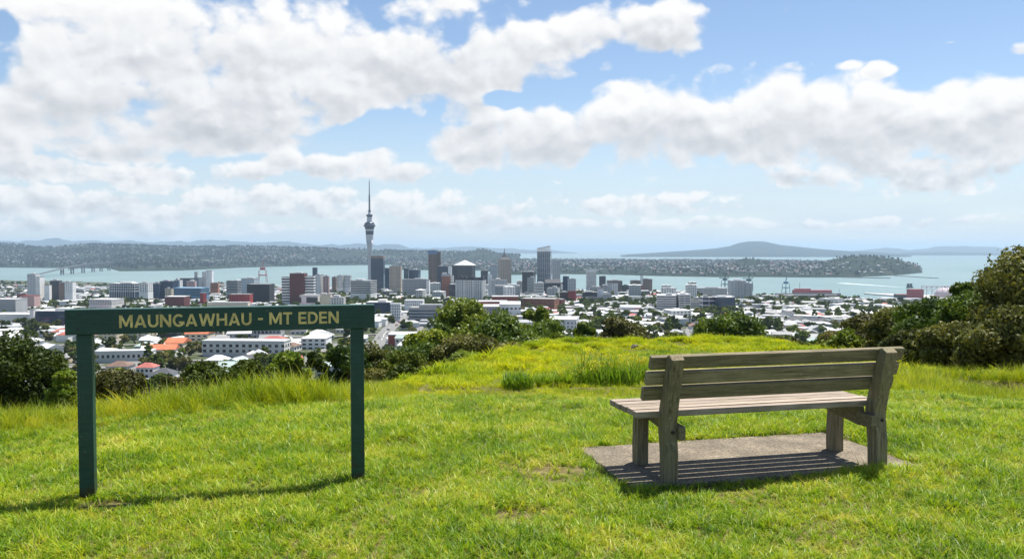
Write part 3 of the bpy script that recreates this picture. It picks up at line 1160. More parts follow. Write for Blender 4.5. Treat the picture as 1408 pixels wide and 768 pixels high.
lawn = stuff_instances("lawn_grass", np.stack([X, Y, Z], -1), S, r.uniform(0, 6.28, len(X)), .16, lawn_kinds)

# long grass along the brink
tall_kinds = [(tuft_mesh("tall_tuft", 16, .34, .0072, .06, .85, 140 + k, 4), tall_m) for k in range(5)]
X, Y, r = scatter(26000, 6.2, 13.0, seed=2)
px = 704 + F * X / Y
te = tall_edge(px)
prob = smoothstep(-.25, .35, Y - te) * np.where(px < 600, 1.0, np.where(px > 1215, 1.0, .55)) * smoothstep(4.2, 2.6, Y - te)
keep = r.uniform(size=len(X)) < prob
X, Y, px, te = X[keep], Y[keep], px[keep], te[keep]
r = np.random.default_rng(6)
S = np.clip(.62 + fbm(X * .9, Y * .9, 3, 91) * 1.5 + r.normal(0, .16, len(X)), .28, 1.5) * np.interp(Y - te, [-.3, .6], [.45, 1.0])
hump = np.exp(-((px - 372) / 75) ** 2) * np.exp(-((Y - 8.9) / .6) ** 2)
S = S * (1 + .30 * hump) * np.interp(px, [520, 580, 900, 960, 1180, 1240], [.9, .36, .42, .6, .6, .95]) * np.where(px > 1215, .85, 1.0) * np.where(px < 300, .90, 1.0)
Z = H(X, Y) + hump * .04
stuff_instances("tall_grass", np.stack([X, Y, Z], -1), S, r.uniform(0, 6.28, len(X)), .2, tall_kinds)

# tussocks over the spur
tuss_kinds = [(tuft_mesh("tussock", 40, .24, .022, .20, 1.25, 160 + k, 3), tuss_m) for k in range(5)]
X, Y, r = scatter(52000, 9.6, 62, half=.5, pad=2, seed=3)
X = X + Y * .17
px = 704 + F * X / Y
mown = np.exp(-(((px - 925) / 95) ** 2 + ((Y - 29) / 7.0) ** 2))
x0 = np.interp(Y, [0, 9, 14, 20, 30, 38, 60], [-3, -2.2, -1.7, -1.6, -.1, 2.6, 6]) - 1.6
keep = (X > x0) & (r.uniform(size=len(X)) > mown * 1.4) & (px < 1420)
X, Y, px = X[keep], Y[keep], px[keep]
r = np.random.default_rng(8)
lump = fbm(X * 1.25, Y * .85, 2, 95)
S = np.clip(.62 + lump * 2.6 + r.normal(0, .12, len(X)), .22, 1.5) * np.interp(Y, [9, 14, 20], [.45, .6, 1.0])
Z = H(X, Y)
stuff_instances("tussock_grass", np.stack([X, Y, Z], -1), np.stack([S, S, S * .85], -1), r.uniform(0, 6.28, len(X)), .22, tuss_kinds)
# short turf on the mown part of the spur
X, Y, r = scatter(16000, 18, 42, half=.26, pad=1, seed=4)
X = X + Y * .20
mown = np.exp(-((((704 + F * X / Y) - 925) / 110) ** 2 + ((Y - 29) / 8.0) ** 2))
keep = r.uniform(size=len(X)) < mown * 1.3
X, Y = X[keep], Y[keep]
stuff_instances("mown_turf", np.stack([X, Y, H(X, Y)], -1), np.full(len(X), 1.0), r.uniform(0, 6.28, len(X)), .15,
                [(tuft_mesh("turf_tuft", 22, .10, .016, .2, 1.0, 180), lawn_m)])


# ------------------------------------------------------------------ trees and shrubs
def leaf_quads(clumps, per, leaf, seed, up=0.25, shell=0.55, elong=1.8, out=0.6):
    """many small leaf faces spread through the given clumps (x, y, z, rx, rz)"""
    r = np.random.default_rng(seed)
    c = np.repeat(np.asarray(clumps, dtype=float), per, axis=0)
    n = len(c)
    d = r.normal(size=(n, 3))
    d /= np.linalg.norm(d, axis=1)[:, None]
    d[:, 2] += up * r.uniform(size=n)
    d /= np.linalg.norm(d, axis=1)[:, None]
    rad = shell + (1.08 - shell) * r.uniform(size=n) ** .6
    wob = 1 + .22 * np.sin(d[:, 0] * 5 + c[:, 0] * 3) * np.cos(d[:, 1] * 5 + c[:, 2] * 2)
    p = c[:, :3] + d * (rad * wob)[:, None] * np.stack([c[:, 3], c[:, 3], c[:, 4]], -1)
    nrm = d * out + r.normal(size=(n, 3)) * .5
    nrm /= np.linalg.norm(nrm, axis=1)[:, None]
    t1 = np.cross(nrm, r.normal(size=(n, 3)))
    t1 /= np.linalg.norm(t1, axis=1)[:, None]
    t2 = np.cross(nrm, t1)
    s = (leaf * r.uniform(.6, 1.35, n))[:, None]
    a, b = t1 * s * elong * .5, t2 * s * .5
    droop = nrm * s * .18
    V = np.stack([p - a - droop, p - b, p + a - droop, p + b], 1).reshape(-1, 3)
    Q = np.arange(n * 4).reshape(n, 4)
    return V, Q


def crown_clumps(height, width, base, n, seed, shape='round'):
    r = np.random.default_rng(seed)
    out = []
    hh = height - base
    for i in range(n):
        t = r.uniform(0.0, 1.0) ** .8
        if shape == 'round':
            prof = math.sqrt(max(0.02, 1 - (2 * t - .85) ** 2 / 1.35))
        elif shape == 'spread':
            prof = .45 + .75 * t if t < .65 else 1.0 - (t - .65) * 1.6
        elif shape == 'column':
            prof = .9 * math.sqrt(max(.05, 1 - (2 * t - 1) ** 2 * .85))
        else:
            prof = max(.12, 1 - t)
        a = r.uniform(0, 2 * math.pi)
        rr = width * .5 * prof * math.sqrt(r.uniform(.15, 1)) * .82
        cr = width * r.uniform(.10, .19)
        out.append((rr * math.cos(a), rr * math.sin(a), base + hh * (.06 + .86 * t), cr, cr * r.uniform(.6, .9)))
    return out


def limbs(clumps, base, width, seed, n=7, tr=None):
    r = np.random.default_rng(seed + 5)
    tr = tr or width * .035
    mb = MB()
    top = base + (max(c[2] for c in clumps) - base) * .55
    mb.tube([(0, 0, -1.0), (tr * .2, 0, base * .5), (-tr * .3, tr * .2, base), (0, 0, top)], [tr * 1.35, tr, tr * .85, tr * .35], 8)
    order = sorted(range(len(clumps)), key=lambda i: -math.hypot(clumps[i][0], clumps[i][1]))[:n]
    for i in order:
        c = clumps[i]
        z0 = base * r.uniform(.55, 1.0) + (top - base) * r.uniform(0, .3)
        mid = (c[0] * .45, c[1] * .45, z0 + (c[2] - z0) * .6)
        mb.tube([(0, 0, z0), mid, (c[0], c[1], c[2])], [tr * .55, tr * .38, tr * .12], 5)
    return mb


bark_m = mat("bark", (0.11, 0.085, 0.06), .95, .35, 3.0, bump=.6)
leaf_ms = {
    'dark': leafy("dark_leaf", [(0.25, (0.026, 0.044, 0.007)), (0.5, (0.064, 0.093, 0.011)), (0.75, (0.14, 0.170, 0.022))], .2, .55, .8, jitter=.3, gloss=.15),
    'mid': leafy("mid_leaf", [(0.25, (0.045, 0.084, 0.0140)), (0.5, (0.105, 0.158, 0.0210)), (0.75, (0.210, 0.254, 0.0385))], .28, .5, .7, jitter=.3),
    'olive': leafy("olive_leaf", [(0.25, (0.062, 0.074, 0.0186)), (0.5, (0.132, 0.139, 0.0341)), (0.75, (0.232, 0.217, 0.0697))], .26, .55, .7, jitter=.3),
    'brown': leafy("brownish_leaf", [(0.25, (0.062, 0.066, 0.0200)), (0.5, (0.118, 0.118, 0.0340)), (0.75, (0.22, 0.20, 0.075))], .22, .6, .9, jitter=.3),
    'fresh': leafy("fresh_leaf", [(0.25, (0.070, 0.124, 0.0124)), (0.5, (0.155, 0.225, 0.0217)), (0.75, (0.279, 0.310, 0.0403))], .34, .5, .8, jitter=.3),
}


def near_tree(name, label, pxc, wpx, ytop, d, kind, shape, nclump, per, leaf, seed, group=None, depth=1.0, ybot=None, cat="tree"):
    """a tree or shrub standing at distance d whose crown fills the given place"""
    X = (pxc - 704) / F * d
    z0 = hz(X, d)
    top = EYE - (ytop - 342) / F * d
    width = wpx * 1.16 / F * d
    height = max(top - z0, .8)
    if ybot is not None:
        z0b = EYE - (ybot - 342) / F * d
        base = max(.1, z0b - z0)
    else:
        base = height * .22
    base = min(base, height * .6)
    cl = crown_clumps(height, width, base, nclump, seed, shape)
    V, Q = leaf_quads(cl, int(per * 1.9), leaf * .70, seed, shell=.35)
    o = empty(name, (X, d, z0), 0)
    tag(o, label, cat, group)
    limbs(cl, base, width, seed, 12).build("trunk", bark_m, o, smooth=True)
    link("crown", big_mesh("crown", V, Q), leaf_ms[kind], o)
    return o


NT_ = near_tree
# right-hand bank
NT_("tree", "tall loose-crowned tree at the right edge, rising to the sea horizon", 1425, 165, 345, 20, 'olive', 'round', 56, 520, .085, 201, ybot=500)
NT_("tree", "slim tree with a small tuft of leaves above the right-hand thicket", 1322, 62, 384, 24, 'mid', 'column', 20, 420, .09, 202, ybot=490)
NT_("tree", "full mid-green tree between the harbour wharf and the bank's tallest tree", 1345, 110, 410, 22, 'mid', 'round', 34, 520, .085, 203, ybot=505)
NT_("tree", "rounded green tree in the middle of the right-hand thicket", 1282, 110, 418, 27, 'mid', 'round', 34, 480, .10, 204, ybot=500)
NT_("tree", "olive tree just past the right end of the bench back", 1232, 86, 430, 31, 'olive', 'round', 28, 460, .11, 205, ybot=500)
NT_("tree", "brownish low tree above the right end of the bench", 1194, 80, 440, 35, 'brown', 'round', 26, 440, .11, 206, ybot=500)
NT_("tree", "small brown-green tree where the right-hand thicket begins", 1154, 56, 460, 40, 'brown', 'round', 20, 400, .12, 207, ybot=505)
NT_("shrub", "dense olive shrub low on the right edge behind the long grass", 1390, 120, 432, 15.5, 'olive', 'round', 30, 560, .07, 208, ybot=508, cat="shrub")
NT_("shrub", "olive shrub behind the long grass right of the bench", 1318, 90, 446, 17, 'olive', 'round', 26, 520, .075, 209, ybot=508, cat="shrub")
NT_("shrub", "olive-green shrub close behind the bench's right end", 1258, 80, 460, 20, 'olive', 'round', 24, 500, .08, 210, ybot=505, cat="shrub")
NT_("tree", "olive-green tree high in the slope between the slim tree and the bench", 1256, 96, 424, 33, 'olive', 'round', 30, 460, .11, 241, ybot=500)
NT_("tree", "mid-green tree left below the tallest tree of the right-hand bank", 1350, 86, 388, 25, 'mid', 'round', 28, 460, .095, 242, ybot=500)
# centre
NT_("tree", "big rounded tree standing in front of the banded office block", 643, 112, 416, 78, 'mid', 'round', 38, 420, .30, 211, ybot=488)
NT_("tree", "light green tree with rounded clumps below the big rounded tree", 596, 92, 456, 62, 'fresh', 'round', 26, 380, .24, 212, ybot=520)
NT_("tree", "green spreading tree right of the big rounded tree", 692, 104, 440, 66, 'mid', 'round', 30, 380, .25, 213, ybot=500)
NT_("tree", "thin pale tree with an open crown in front of the red brick block", 738, 46, 412, 105, 'mid', 'column', 20, 300, .34, 214, ybot=470)
NT_("tree", "dense mid-green tree left of the white-roofed hall", 738, 88, 442, 72, 'mid', 'round', 28, 380, .27, 215, ybot=490)
NT_("shrub", "feathery yellow-green shrub at the left flank of the grassy spur", 648, 96, 464, 46, 'olive', 'round', 26, 520, .15, 216, ybot=530, cat="shrub")
NT_("shrub", "rounded green shrub below the brick warehouse and white tent roof", 578, 92, 480, 46, 'mid', 'round', 24, 460, .16, 217, ybot=535, cat="shrub")
NT_("tree", "pointed green tree at the crest of the spur beside the brownish tree", 806, 42, 438, 84, 'mid', 'round', 18, 330, .27, 218, ybot=472)
NT_("tree", "round brownish tree at the crest of the grassy spur", 851, 76, 436, 82, 'brown', 'round', 30, 380, .28, 219, ybot=474)
NT_("shrub", "low hedge-like shrub at the end of the mown spur", 925, 70, 458, 76, 'dark', 'round', 22, 300, .27, 220, ybot=478, cat="shrub")
NT_("tree", "wide rounded tree beyond the left part of the bench back", 1006, 98, 438, 64, 'mid', 'round', 36, 420, .23, 221, ybot=482)
NT_("shrub", "grey-green bush behind the bench's top rail, in the middle", 1080, 60, 466, 56, 'olive', 'round', 20, 320, .22, 222, ybot=490, cat="shrub")
NT_("shrub", "small olive bush between the feathery shrub and the green spreading tree", 668, 60, 462, 58, 'olive', 'round', 20, 360, .2, 233, ybot=505, cat="shrub")
NT_("tree", "mid-green tree filling the gap left of the big rounded tree", 606, 60, 446, 74, 'mid', 'round', 20, 360, .27, 234, ybot=490)
NT_("shrub", "dark bush under the rounded green shrub right of the sign", 556, 66, 488, 44, 'dark', 'round', 22, 400, .16, 235, ybot=540, cat="shrub")
NT_("shrub", "bright bush at the foot of the big rounded tree", 628, 60, 486, 52, 'fresh', 'round', 20, 380, .18, 236, ybot=530, cat="shrub")
NT_("shrub", "grey-green bush at the foot of the spur, under the feathery shrub", 596, 60, 508, 30, 'olive', 'round', 24, 420, .11, 237, ybot=545, cat="shrub")
NT_("shrub", "dark low bush where the long grass meets the spur", 558, 56, 516, 25, 'dark', 'round', 22, 420, .10, 238, ybot=550, cat="shrub")
NT_("shrub", "mid-green bush rising from the left flank of the spur", 640, 66, 486, 37, 'mid', 'round', 24, 420, .13, 239, ybot=535, cat="shrub")
NT_("shrub", "olive bush low between the sign's right post and the spur", 515, 60, 514, 27, 'olive', 'round', 22, 420, .10, 240, ybot=550, cat="shrub")
# left
NT_("tree", "dark tree with bright rounded clumps at the left edge", 6, 140, 470, 36, 'dark', 'round', 44, 520, .14, 223, ybot=540)
NT_("shrub", "yellow-green bush beside the left post of the sign", 84, 50, 506, 31, 'fresh', 'round', 20, 420, .12, 224, ybot=545, cat="shrub")
NT_("shrub", "brown-green scrub bush just right of the sign's left post", 158, 90, 508, 34, 'brown', 'round', 24, 420, .13, 225, ybot=545, cat="shrub")
NT_("shrub", "large dark bush between the sign posts", 292, 92, 494, 42, 'dark', 'round', 30, 440, .15, 226, ybot=550, cat="shrub")
NT_("shrub", "dark bush right of the larger bush between the sign posts", 345, 66, 490, 47, 'dark', 'round', 22, 400, .17, 227, ybot=535, cat="shrub")
NT_("tree", "bright green tree in front of the long white roofs between the posts", 397, 56, 482, 58, 'fresh', 'round', 22, 380, .21, 228, ybot=520)
NT_("shrub", "dark green bush just left of the sign's right post", 432, 40, 478, 62, 'dark', 'round', 18, 340, .22, 229, ybot=520, cat="shrub")
NT_("shrub", "mid-green bush behind the sign's right post", 470, 76, 480, 52, 'mid', 'round', 22, 380, .19, 230, ybot=530, cat="shrub")
NT_("shrub", "olive bush just right of the sign's right post", 528, 84, 472, 54, 'olive', 'round', 22, 380, .19, 231, ybot=530, cat="shrub")
NT_("shrub", "grey-brown scrub bush left of the large bush between the posts", 222, 60, 514, 38, 'brown', 'round', 22, 400, .14, 232, ybot=545, cat="shrub")

# weeds and flowers on the spur's near end
weed_m = leafy("weed_leaf", [(0.25, (0.10, 0.20, 0.015)), (0.6, (0.20, 0.30, 0.022)), (0.85, (0.32, 0.38, 0.03))], .42, .5, 2.0)
flower_m = leafy("yellow_flower", [(0.3, (0.55, 0.46, 0.015)), (0.7, (0.72, 0.62, 0.03))], .35, .6, 3.0)


def weed(label, pxc, pyb, hpx, wpx, flowers, seed):
    p = at_z(pxc, pyb, -0.2)
    for _ in range(3):
        p = at_z(pxc, pyb, hz(p.x, p.y))
    h, w_ = hpx / F * p.y, wpx / F * p.y
    cl = [(random.uniform(-.4, .4) * w_, random.uniform(-.3, .3) * w_, h * random.uniform(.2, .75), w_ * random.uniform(.14, .22), h * random.uniform(.2, .32)) for _ in range(14)]
    o = empty("flowering_weed" if flowers else "weed", (p.x, p.y, hz(p.x, p.y)))
    tag(o, label, "weed", "weeds on the near end of the spur")
    link("foliage", tuft_mesh("foliage", int(150 + wpx * 8), h * 1.15, .016, w_ * .5, .75, seed, 4), weed_m, o)
    if flowers:
        cl2 = [(c[0], c[1], c[2] + h * .22, c[3] * .95, c[4] * .8) for c in cl]
        V, Q = leaf_quads(cl2, flowers * 3, .017, seed + 1, elong=1.2, up=.9, shell=.3)
        link("blossom", big_mesh("blossom", V, Q), flower_m, o)
    return o


weed("dark green leafy weed clump right of the feathery shrub, among tussocks", 712, 531, 24, 42, 0, 301)
weed("small dark green weed between two larger ones on the spur", 748, 529, 20, 22, 0, 302)
weed("upright green weed left of the yellow flowering patch", 776, 530, 22, 26, 4, 303)
weed("widest yellow-flowered weed patch left of the bench", 834, 526, 44, 92, 40, 304)
weed("yellow-flowered weed showing beside the bench's upper left end", 872, 518, 36, 44, 44, 305)
weed("low yellow-flowered weed at the back of the flowering patch", 806, 508, 26, 60, 60, 306)
weed("small dark weed tuft on the tussocky slope", 776, 497, 11, 10, 0, 307)
weed("flat dark green weed beside the mown part of the spur", 813, 481, 7, 22, 0, 308)

rock_m = mat("volcanic_rock", (0.10, 0.085, 0.075), .95, .4, 6.0, bump=.8)
for lab, pxc, pyb, wpx in (("larger dark rock lying on the mown spur", 873, 479, 12), ("smaller dark rock beside the larger one on the spur", 882, 478, 8)):
    p = at_z(pxc, pyb, -2.5)
    for _ in range(4):
        p = at_z(pxc, pyb, hz(p.x, p.y))
    bm = bmesh.new()
    bmesh.ops.create_icosphere(bm, subdivisions=3, radius=1)
    s_ = wpx / F * p.y / 2
    for v in bm.verts:
        k_ = 1 + .45 * mnoise.noise(v.co * 1.7 + Vector((wpx, 0, 0)))
        v.co = Vector((v.co.x * s_ * k_, v.co.y * s_ * k_, v.co.z * s_ * .62 * k_))
    me = bpy.data.meshes.new("rock")
    bm.to_mesh(me)
    bm.free()
    tag(link("rock", me, rock_m, None, (p.x, p.y, hz(p.x, p.y) + s_ * .3)), lab, "rock")

# ------------------------------------------------------------------ the city
def wallm(n, c, **k):
    return mat(n, c, k.get('rough', .75), k.get('var', .10), k.get('scale', .06), k.get('metal', 0), k.get('spec', .3), each=k.get('each', .18))


W_ = {
    'white': wallm("white_render", (.80, .795, .77)), 'offwhite': wallm("pale_render", (.66, .645, .61)), 'cream': wallm("cream_render", (.70, .61, .46)),
    'grey': wallm("grey_concrete", (.40, .405, .41)), 'lightgrey': wallm("light_grey_concrete", (.58, .585, .59)), 'dark': wallm("charcoal_cladding", (.055, .06, .068)),
    'brown': wallm("brown_stone", (.26, .185, .145)), 'beige': wallm("beige_stone", (.54, .45, .36)), 'brick': wallm("red_brick", (.32, .09, .06), var=.2),
    'maroon': wallm("maroon_cladding", (.125, .045, .042)), 'orange': wallm("orange_brick", (.44, .17, .095), var=.2), 'red': wallm("red_cladding", (.40, .06, .055)),
    'pink': wallm("pinkish_render", (.50, .34, .32)), 'blue': wallm("blue_cladding", (.16, .29, .48)), 'navy': wallm("navy_panels", (.05, .075, .13)),
    'tan': wallm("tan_render", (.44, .36, .28)),
}
G_ = {
    'black': mat("dark_window_glass", (.018, .022, .028), .12, .2, .3, 0, .5), 'blue': mat("blue_window_glass", (.03, .055, .095), .10, .2, .3, 0, .6),
    'grey': mat("grey_window_glass", (.055, .065, .075), .14, .2, .3, 0, .5), 'teal': mat("teal_window_glass", (.035, .085, .09), .12, .2, .3, 0, .5),
    'pale': mat("pale_blue_glass", (.26, .35, .42), .15, .15, .3, 0, .6),
}
R_ = {
    'white': wallm("white_flat_roof", (.66, .66, .645), scale=.12, each=.5), 'grey': wallm("grey_flat_roof", (.32, .32, .315), scale=.12, each=.5), 'pale': wallm("pale_iron_roof", (.46, .47, .475), scale=.15, each=.5),
    'dark': wallm("dark_roof", (.07, .072, .08), scale=.12), 'orange': wallm("orange_tile_roof", (.46, .145, .07), scale=.2, var=.2), 'red': wallm("faded_red_roof", (.38, .12, .10), scale=.2, var=.18),
    'brown': wallm("brown_tile_roof", (.17, .11, .085), scale=.2, var=.2), 'green': wallm("pale_green_roof", (.36, .43, .40), scale=.15), 'blue': wallm("blue_iron_roof", (.28, .42, .52), scale=.12),
}
MATS_COL = {'white': (.80, .795, .77), 'offwhite': (.66, .645, .61), 'cream': (.70, .61, .46), 'grey': (.40, .405, .41), 'lightgrey': (.58, .585, .59), 'dark': (.055, .06, .068), 'brown': (.26, .185, .145),
            'beige': (.54, .45, .36), 'brick': (.24, .068, .05), 'maroon': (.13, .04, .04), 'orange': (.34, .13, .075), 'red': (.36, .05, .05), 'pink': (.50, .34, .32), 'blue': (.12, .22, .36), 'navy': (.035, .055, .10), 'tan': (.44, .36, .28),
            'g_black': (.018, .022, .028), 'g_blue': (.03, .055, .095), 'g_grey': (.055, .065, .075), 'g_teal': (.035, .085, .09), 'g_pale': (.26, .35, .42)}
YR = random.Random(4)
FOOT = []          # ground taken by buildings: x, y, radius


def ring(w, dp, z0, z1, e):
    """a band round the four walls, e metres proud"""
    return MB().box(-w / 2 - e, w / 2 + e, -e, dp + e, z0, z1)


WM_ = {}


def band_mat(wall, glass, pane, gap):
    """a strip of windows: panes and the wall between them, as the strip's own surface pattern"""
    k = (wall, glass, round(pane, 2), round(gap, 2))
    if k in WM_:
        return WM_[k]
    m = bpy.data.materials.new("window_strip")
    m.use_nodes = True
    t = NT(m.node_tree)
    b = m.node_tree.nodes['Principled BSDF']
    sp = t.n('ShaderNodeSeparateXYZ')
    t.link(t.n('ShaderNodeTexCoord').outputs['Object'], sp.inputs[0])
    u = t.m('DIVIDE', t.m('ADD', t.m('ADD', sp.outputs[0], sp.outputs[1]), 500.0), pane + gap)
    cell = t.m('FLOOR', u)
    isp = t.m('LESS_THAN', t.m('SUBTRACT', u, cell), pane / (pane + gap))
    wn = t.n('ShaderNodeTexWhiteNoise', noise_dimensions='2D')
    cv = t.n('ShaderNodeCombineXYZ')
    t.link(cell, cv.inputs[0])
    t.link(t.n('ShaderNodeObjectInfo').outputs['Random'], cv.inputs[1])
    t.link(cv.outputs[0], wn.inputs['Vector'])
    gc = MATS_COL['g_' + glass]
    pane_tone = t.mix(t.smooth(wn.outputs['Value'], .55, 1.0, 0, .35), (*gc, 1), (.30, .30, .28, 1))  # panes paler by a random amount
    t.link(t.mix(isp, (*MATS_COL[wall], 1), pane_tone), b.inputs['Base Color'])
    t.link(t.m('MULTIPLY_ADD', isp, -.55, .72), b.inputs['Roughness'])
    WM_[k] = m
    return m


def block(label, px0, px1, ytop, d, wall='white', glass='black', style='punched', ybot=None, dep=None, yaw=0.0, roof='grey', floor=3.8,
          name='building', cat='building', group=None, plant=True, pane=1.6, gap=1.6, band=.5, piers=0, cap=None, par=.9, ext=True, nmax=24):
    """a flat-roofed building seen between columns px0 and px1, its roof at row ytop, at distance d"""
    W = (px1 - px0) / F * d
    dep = dep or min(max(W * .8, 10), 34)
    if yaw == 0 and style != 'plain' and not cap and not any(q in label for q in ('wing', 'half', 'end', 'slab', 'shaft', 'joined', 'pair', 'side', 'car park', 'block right of the sign')):
        yaw = YR.choice((0, -.1, -.16, -.24, -.3, .12))
    c, s = math.cos(yaw), math.sin(yaw)
    w = max((W - dep * abs(s)) / c, 4)
    X = ((px0 + px1) / 2 - 704) / F * d + (-s * 0)
    X += math.sin(yaw) * dep / 2
    zt = EYE - (ytop - 342) / F * d
    zb = hz(X, d + dep / 2)
    zb = min(zb, hz(X, d), hz(X - w / 2, d), hz(X + w / 2, d)) - .5
    h = zt - zb
    if h < 4:
        h = 4
    o = empty(name, (X, d, zt - h), yaw)
    tag(o, label, cat, group)
    FOOT.append((X - s * dep / 2, d + dep / 2, max(w, dep) * .58))
    isg = style == 'glass'
    wm = G_[glass] if isg else W_[wall]
    MB().box(-w / 2, w / 2, 0, dep, 0, h).build("wall", wm, o)
    rm = R_[roof]
    rb = MB()
    rb.box(-w / 2 - .25, w / 2 + .25, -.25, dep + .25, h, h + .35)
    for (a, b, c_, e) in ((-w / 2 - .25, w / 2 + .25, -.25, .15), (-w / 2 - .25, w / 2 + .25, dep - .15, dep + .25), (-w / 2 - .25, -w / 2 + .15, .15, dep - .15), (w / 2 - .15, w / 2 + .25, .15, dep - .15)):
        rb.box(a, b, c_, e, h + .35, h + par)
    rb.build("roof", rm, o)
    if plant:
        pw_, pd = w * random.uniform(.28, .5), dep * random.uniform(.3, .5)
        px_ = random.uniform(-.2, .2) * w
        MB().box(px_ - pw_ / 2, px_ + pw_ / 2, dep * .3, dep * .3 + pd, h + .35, h + random.uniform(2.4, 4.2)).build("plant_room", W_[random.choice(['grey', 'lightgrey', 'offwhite'])], o)
    zlow = 0.0
    if ybot is not None:
        zlow = max(0, h - (ybot - ytop) / F * d)
    n = min(nmax, max(1, int((h - zlow - .6) / floor)))
    if style == 'bands':
        me = ring(w, dep, 0, floor * band, .12).mesh("window_band")
    elif style == 'punched':
        me = ring(w, dep, 0, floor * band, .12).mesh("window_row")
    elif style == 'glass':
        me = ring(w, dep, 0, floor * .22, .10).mesh("spandrel")
    elif style == 'plain':
        me, n = None, 0
    if me is not None:
        me.materials.append(W_[wall] if isg else (band_mat(wall, glass, pane, gap) if style == 'punched' else G_[glass]))
        for k in range(n):
            z = h - 1.0 - floor * (k + 1) + floor * (1 - band) * .5 + (.6 if isg else 0)
            if z < .3:
                break
            link({'bands': "window_band", 'punched': "window_row", 'glass': "spandrel"}[style], me, None, o, (0, 0, z))
    if piers:
        pm = MB().box(-.35, .35, -.5, 0, max(0, zlow - 6), h + .2).mesh("pier")
        pm.materials.append(W_[wall])
        for k in range(piers + 1):
            link("pier", pm, None, o, (-w / 2 + .35 + (w - .7) * k / piers, -.02, 0))
    if cap:
        MB().box(-w / 2 - .4, w / 2 + .4, -.4, dep + .4, h - cap[1], h + .2).build("crown_band", W_[cap[0]], o)
    return o, w, dep, h


def pitched(name, label, px0, px1, ytop, d, wall='white', roof='pale', yaw=0.0, dep=None, rise=2.5, wallh=None, hip=False, cat='house', windows=4, group=None):
    W = (px1 - px0) / F * d
    dep = dep or W * .7
    X = ((px0 + px1) / 2 - 704) / F * d
    zt = EYE - (ytop - 342) / F * d
    zb = min(hz(X, d), hz(X - W / 2, d), hz(X + W / 2, d)) - .5
    h = max(zt - zb, 4.5) - rise
    o = empty(name, (X, d, zb), yaw)
    tag(o, label, cat, group)
    FOOT.append((X, d + dep / 2, max(W, dep) * .6))
    house_parts(o, W, dep, h, rise, hip, W_[wall], R_[roof], windows)
    return o


def house_parts(o, w, dp, h, rise, hip, wm, rm, windows=3, door=True):
    MB().box(-w / 2, w / 2, 0, dp, 0, h).build("wall", wm, o)
    e = .45
    x0, x1, y0, y1 = -w / 2 - e, w / 2 + e, -e, dp + e
    mb = MB()
    t = .16
    if hip:
        k = min(dp / 2, w / 2) * .95
        ra, rb_ = (x0 + k, (y0 + y1) / 2), (x1 - k, (y0 + y1) / 2)
        v = [(x0, y0, h), (x1, y0, h), (x1, y1, h), (x0, y1, h), (ra[0], ra[1], h + rise), (rb_[0], rb_[1], h + rise)]
        mb.add(v, [(0, 1, 5, 4), (1, 2, 5), (2, 3, 4, 5), (3, 0, 4), (0, 3, 2, 1)])
    else:
        ym = (y0 + y1) / 2
        mb.extrude_x([(y0, h - .02), (y1, h - .02), (y1, h + t), (ym, h + rise + t), (y0, h + t)], x0, x1)
    ro = mb.build("roof", rm, o)
    nst = max(1, int(h / 3.0))
    for s in range(nst):
        for k in range(windows):
            x = -w / 2 + w * (k + .5) / windows
            zz = h - 2.4 - s * 3.0
            if zz > .2:
                MB().box(x - w * .16 / windows * 1.7, x + w * .16 / windows * 1.7, -.08, .02, zz, zz + 1.35).build("window", G_['black'], o)
    return o


# ---- the needle tower
d = 2477.0
zg = hz((508.5 - 704) / F * d, d)
st = empty("observation_tower", ((508.5 - 704) / F * d, d, zg))
tag(st, "very tall concrete needle tower with round observation pod and antenna mast", "tower")
FOOT.append((st.location.x, d, 30))


def zr(py):
    return EYE - (py - 342) / F * d - zg


tw = wallm("tower_concrete", (.50, .50, .51))
tdk = mat("tower_pod_glass", (.085, .10, .13), .2, .2, .2)
twh = wallm("tower_white_metal", (.58, .59, .60))
MB().lathe([(8.5, -1), (6.6, 30), (6.0, zr(372)), (6.2, zr(356)), (7.2, zr(345)), (9.0, zr(336)), (10.6, zr(330))], 20).build("shaft", tw, st, smooth=True)
for k in range(8):
    a = k * math.pi / 4
    MB().tube([(11.5 * math.cos(a), 11.5 * math.sin(a), 0), (6.3 * math.cos(a), 6.3 * math.sin(a), 34)], [1.2, .8], 6).build("leg", tw, st)
MB().lathe([(10.8, zr(329.8)), (11.4, zr(325)), (11.6, zr(322.5))], 28).build("lower_deck", twh, st)
MB().lathe([(11.8, zr(322.5)), (12.6, zr(317.5))], 28).build("restaurant_glazing", tdk, st)
MB().lathe([(12.6, zr(317.4)), (13.0, zr(315.2))], 28).build("deck_band", twh, st)
MB().lathe([(13.2, zr(315.2)), (14.6, zr(312.6)), (18.6, zr(310.6)), (18.4, zr(309.4)), (15.2, zr(308.6)), (15.4, zr(306.8)), (12.0, zr(305.6))], 32).build("observation_deck", tdk, st)
MB().lathe([(9.0, zr(305.6)), (8.0, zr(301)), (7.2, zr(298.4))], 24).build("upper_cone", twh, st)
MB().lathe([(7.4, zr(298.4)), (10.2, zr(296.6)), (10.2, zr(295.4)), (6.0, zr(294.6))], 24).build("sky_deck", tdk, st)
MB().lathe([(4.6, zr(294.6)), (3.4, zr(291.0))], 16).build("mast_base", twh, st)
MB().lathe([(4.6, zr(291.0)), (4.8, zr(289.6))], 16).build("collar", tdk, st)
MB().lathe([(2.9, zr(289.6)), (2.5, zr(268)), (1.7, zr(267.5)), (1.3, zr(252)), (.5, zr(247))], 10).build("antenna_mast", mat("mast_steel", (.22, .23, .25), .5), st)

